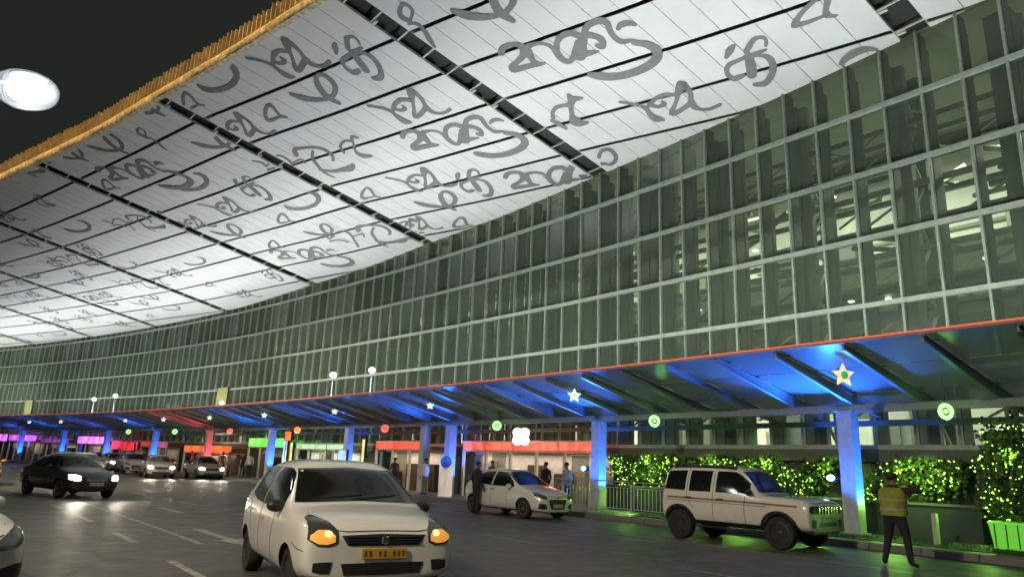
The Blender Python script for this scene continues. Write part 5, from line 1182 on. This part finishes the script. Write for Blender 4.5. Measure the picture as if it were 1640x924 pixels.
# ------------------------------------------------------------------ street lamp reaching in over the road
hd = Vector((-11.18, 14.5, 9.44)); pb_ = Vector((-13.6, 13.9, 0))
o = empty('street_lamp', pb_, 0, 'street lamp whose dazzling white head reaches into the dark sky', 'street lamp'); h_ = hd-pb_
q = MB(); q.tube([(0, 0, 0), (0, 0, 4), (0, 0, 8.6)], [.11, .09, .07], M['street_body'], 12); q.lathe((0, 0, 0), (0, 0, 1), [(.2, 0), (.2, .5), (.12, .6)], M['street_body'], 16); q.build('pole', o, 50)
ad = Vector((h_.x, h_.y, 0)).normalized()
q = MB(); q.tube([Vector((0, 0, 8.5)), ad*.5+Vector((0, 0, 9.2)), h_-ad*.35+Vector((0, 0, .13))], [.06, .05, .04], M['street_body'], 8); q.build('arm', o, 60)
sd_ = Vector((-ad.y, ad.x, 0)); ax_ = (ad, sd_, Vector((0, 0, 1)))
q = MB(); q.ell(h_+Vector((0, 0, .30)), (.40, .26, .10), M['street_body'], 20, 10, ax_); hdn = q.build('lamp_head', o, 60)
q = MB(); q.ell(h_+Vector((0, 0, .0)), (.41, .33, .29), M['street_lens'], 20, 10, ax_); q.build('lamp_bowl', hdn, 70)
q = MB(); q.ell(h_+Vector((0, 0, -.02)), (.66, .50, .44), M['street_halo'], 24, 12, ax_); q.build('halo_shell', hdn, 70)  # added outer shell, stands in for the soft glow round the bowl

# ------------------------------------------------------------------ light
LP = dict(up=470, hall=1550, wash=270, lawn=110, warm=3300, cool=560, green=210)
k = -2
for k in range(-2, 11):
    s = SB+(k+.5)*L
    d = Vector((0, 0, 1))-nrm(s)*.26
    area(st(s, -3.6, 5.0), d, L-.2, .3, LP['up']*(1 if k < 2 else 1.18), (.95, 1., .97), 'soffit_flood_light', tan(s), 92)
    for j in range(4):
        sa, sb = SB+(k+j/4)*L, SB+(k+(j+1)/4)*L; A, B = sof(sa, tedge(sa)-1.6, -.5), sof(sb, tedge(sb)-1.6, -.5)
        area((A+B)/2, nrm(s)+Vector((0, 0, .9)), (B-A).length*.96, .1, 24, (1., .72, .36), 'eave_fill_light', B-A, 80)  # unseen amber lights added off the eave to brighten beam and fins
    area(st(s, -4.2, 4.95), nrm(s)*.8+Vector((0, 0, .75)), L-.3, .25, LP['wash'], (.93, 1., .92), 'facade_fill_light', tan(s), 110)  # added fill, no fixtures, brightens the mullions and the glass
    area(st(s, 4.6, 4.9), Vector((0, 0, -1))+nrm(s)*.5, L-.4, .8, LP['hall']*.75, (1., 1., .92), 'hall_light', tan(s))
    area(st(s, 5.0, 13.2), Vector((0, 0, -1))+nrm(s)*.35, L-.4, 1.2, LP['hall'], (1., 1., .9), 'hall_light', tan(s))
spot((-9.5, -1.0, 10.5), (-3.5, 11, .5), LP['warm']*2.6, (1., .84, .6), 85, .8, .3, 'warm_street_light')
spot((4.5, -4, 10), (6, 16, 0), LP['cool']*1.1, (.92, 1., .9), 85, .8, .3, 'cool_fill_light')  # added unseen fill, stands for cool light bouncing off the soffit
spot((-26, 26, 10.5), (-20, 38, 0), LP['warm']*3.4, (1., .80, .52), 95, .8, .3, 'warm_street_light')
spot(hd-Vector((0, 0, .3)), hd-Vector((-3.0, -3.0, 9)), 1500, (1., .93, .8), 120, .9, .25, 'street_lamp_light')
for s in (1.6, 4.0, 6.4, 8.8, 11.2, 13.6):
    spot(st(s, -1.75, 2.5), st(s, -.55, 1.5), LP['green'], (.5, 1., .14), 75, .8, .1, 'vine_fill_light')  # added green fill, gives the leaves the glow of the fairy bulbs
    spot(st(s+.8, -.9, 1.0), st(s+.8, -2.3, .15), LP['lawn'], (.4, 1., .12), 110, .8, .1, 'lawn_flood_light')
# headlight beams of the lit cars
for o, w_ in ((sd, 130), (sw, 90), (w2, 130), (sg2, 170), (b2, 90)):
    m_ = Matrix.Translation(o.location) @ Matrix.Rotation(o.rotation_euler.z, 4, 'Z')
    for sg in (1, -1):
        spot(m_ @ Vector((2.35, sg*.64, .68)), m_ @ Vector((9, sg*.9, 0)), w_, (1., .9, .7), 70, .7, .06, 'headlight_beam')

# ------------------------------------------------------------------ night sky
w = bpy.data.worlds.new('World'); scene.world = w; w.use_nodes = True; nt = w.node_tree
bg = nt.nodes['Background']; sky = nt.nodes.new('ShaderNodeTexSky'); sky.sky_type = 'NISHITA'; sky.sun_disc = False
sky.sun_elevation = R(-7); sky.sun_rotation = R(200); sky.air_density = 1.; sky.dust_density = 2.
ad_ = nt.nodes.new('ShaderNodeMix'); ad_.data_type = 'RGBA'; ad_.blend_type = 'ADD'; ad_.inputs[0].default_value = 1.; ad_.inputs[7].default_value = (.16, .20, .17, 1)
nt.links.new(sky.outputs[0], ad_.inputs[6]); nt.links.new(ad_.outputs[2], bg.inputs['Color']); bg.inputs['Strength'].default_value = .1
sl = bpy.data.lights.new('moon', 'SUN'); sl.energy = .015; sl.angle = R(.5); sl.color = (.9, .95, 1.); so_ = bpy.data.objects.new('moon', sl); so_.rotation_euler = (R(50), 0, R(200)); C.objects.link(so_)

# ------------------------------------------------------------------ camera
cd = bpy.data.cameras.new('camera'); cam = bpy.data.objects.new('camera', cd); C.objects.link(cam); scene.camera = cam
cd.sensor_width = 36.; cd.lens = 36*1129.47/1640; cd.clip_end = 4000; cd.clip_start = .05
pit, rol = .2477, .0403
fw = Vector((0, math.cos(pit), math.sin(pit))); u0 = Vector((0, -math.sin(pit), math.cos(pit))); r0 = Vector((1, 0, 0))
rt = r0*math.cos(rol)+u0*math.sin(rol); up = -r0*math.sin(rol)+u0*math.cos(rol)
cam.matrix_world = Matrix(((rt.x, up.x, -fw.x, 0), (rt.y, up.y, -fw.y, 0), (rt.z, up.z, -fw.z, 1.58), (0, 0, 0, 1)))
vs_ = scene.view_settings; vs_.view_transform = 'Standard'; vs_.look = 'None'; vs_.exposure = 0; vs_.gamma = 1; vs_.use_curve_mapping = False
cy = scene.cycles; cy.use_denoising = True; cy.max_bounces = 7; cy.transparent_max_bounces = 14; cy.diffuse_bounces = 3; cy.glossy_bounces = 3; cy.sample_clamp_indirect = 4.; cy.caustics_reflective = False; cy.caustics_refractive = False
cy.use_adaptive_sampling = True; cy.adaptive_threshold = .02
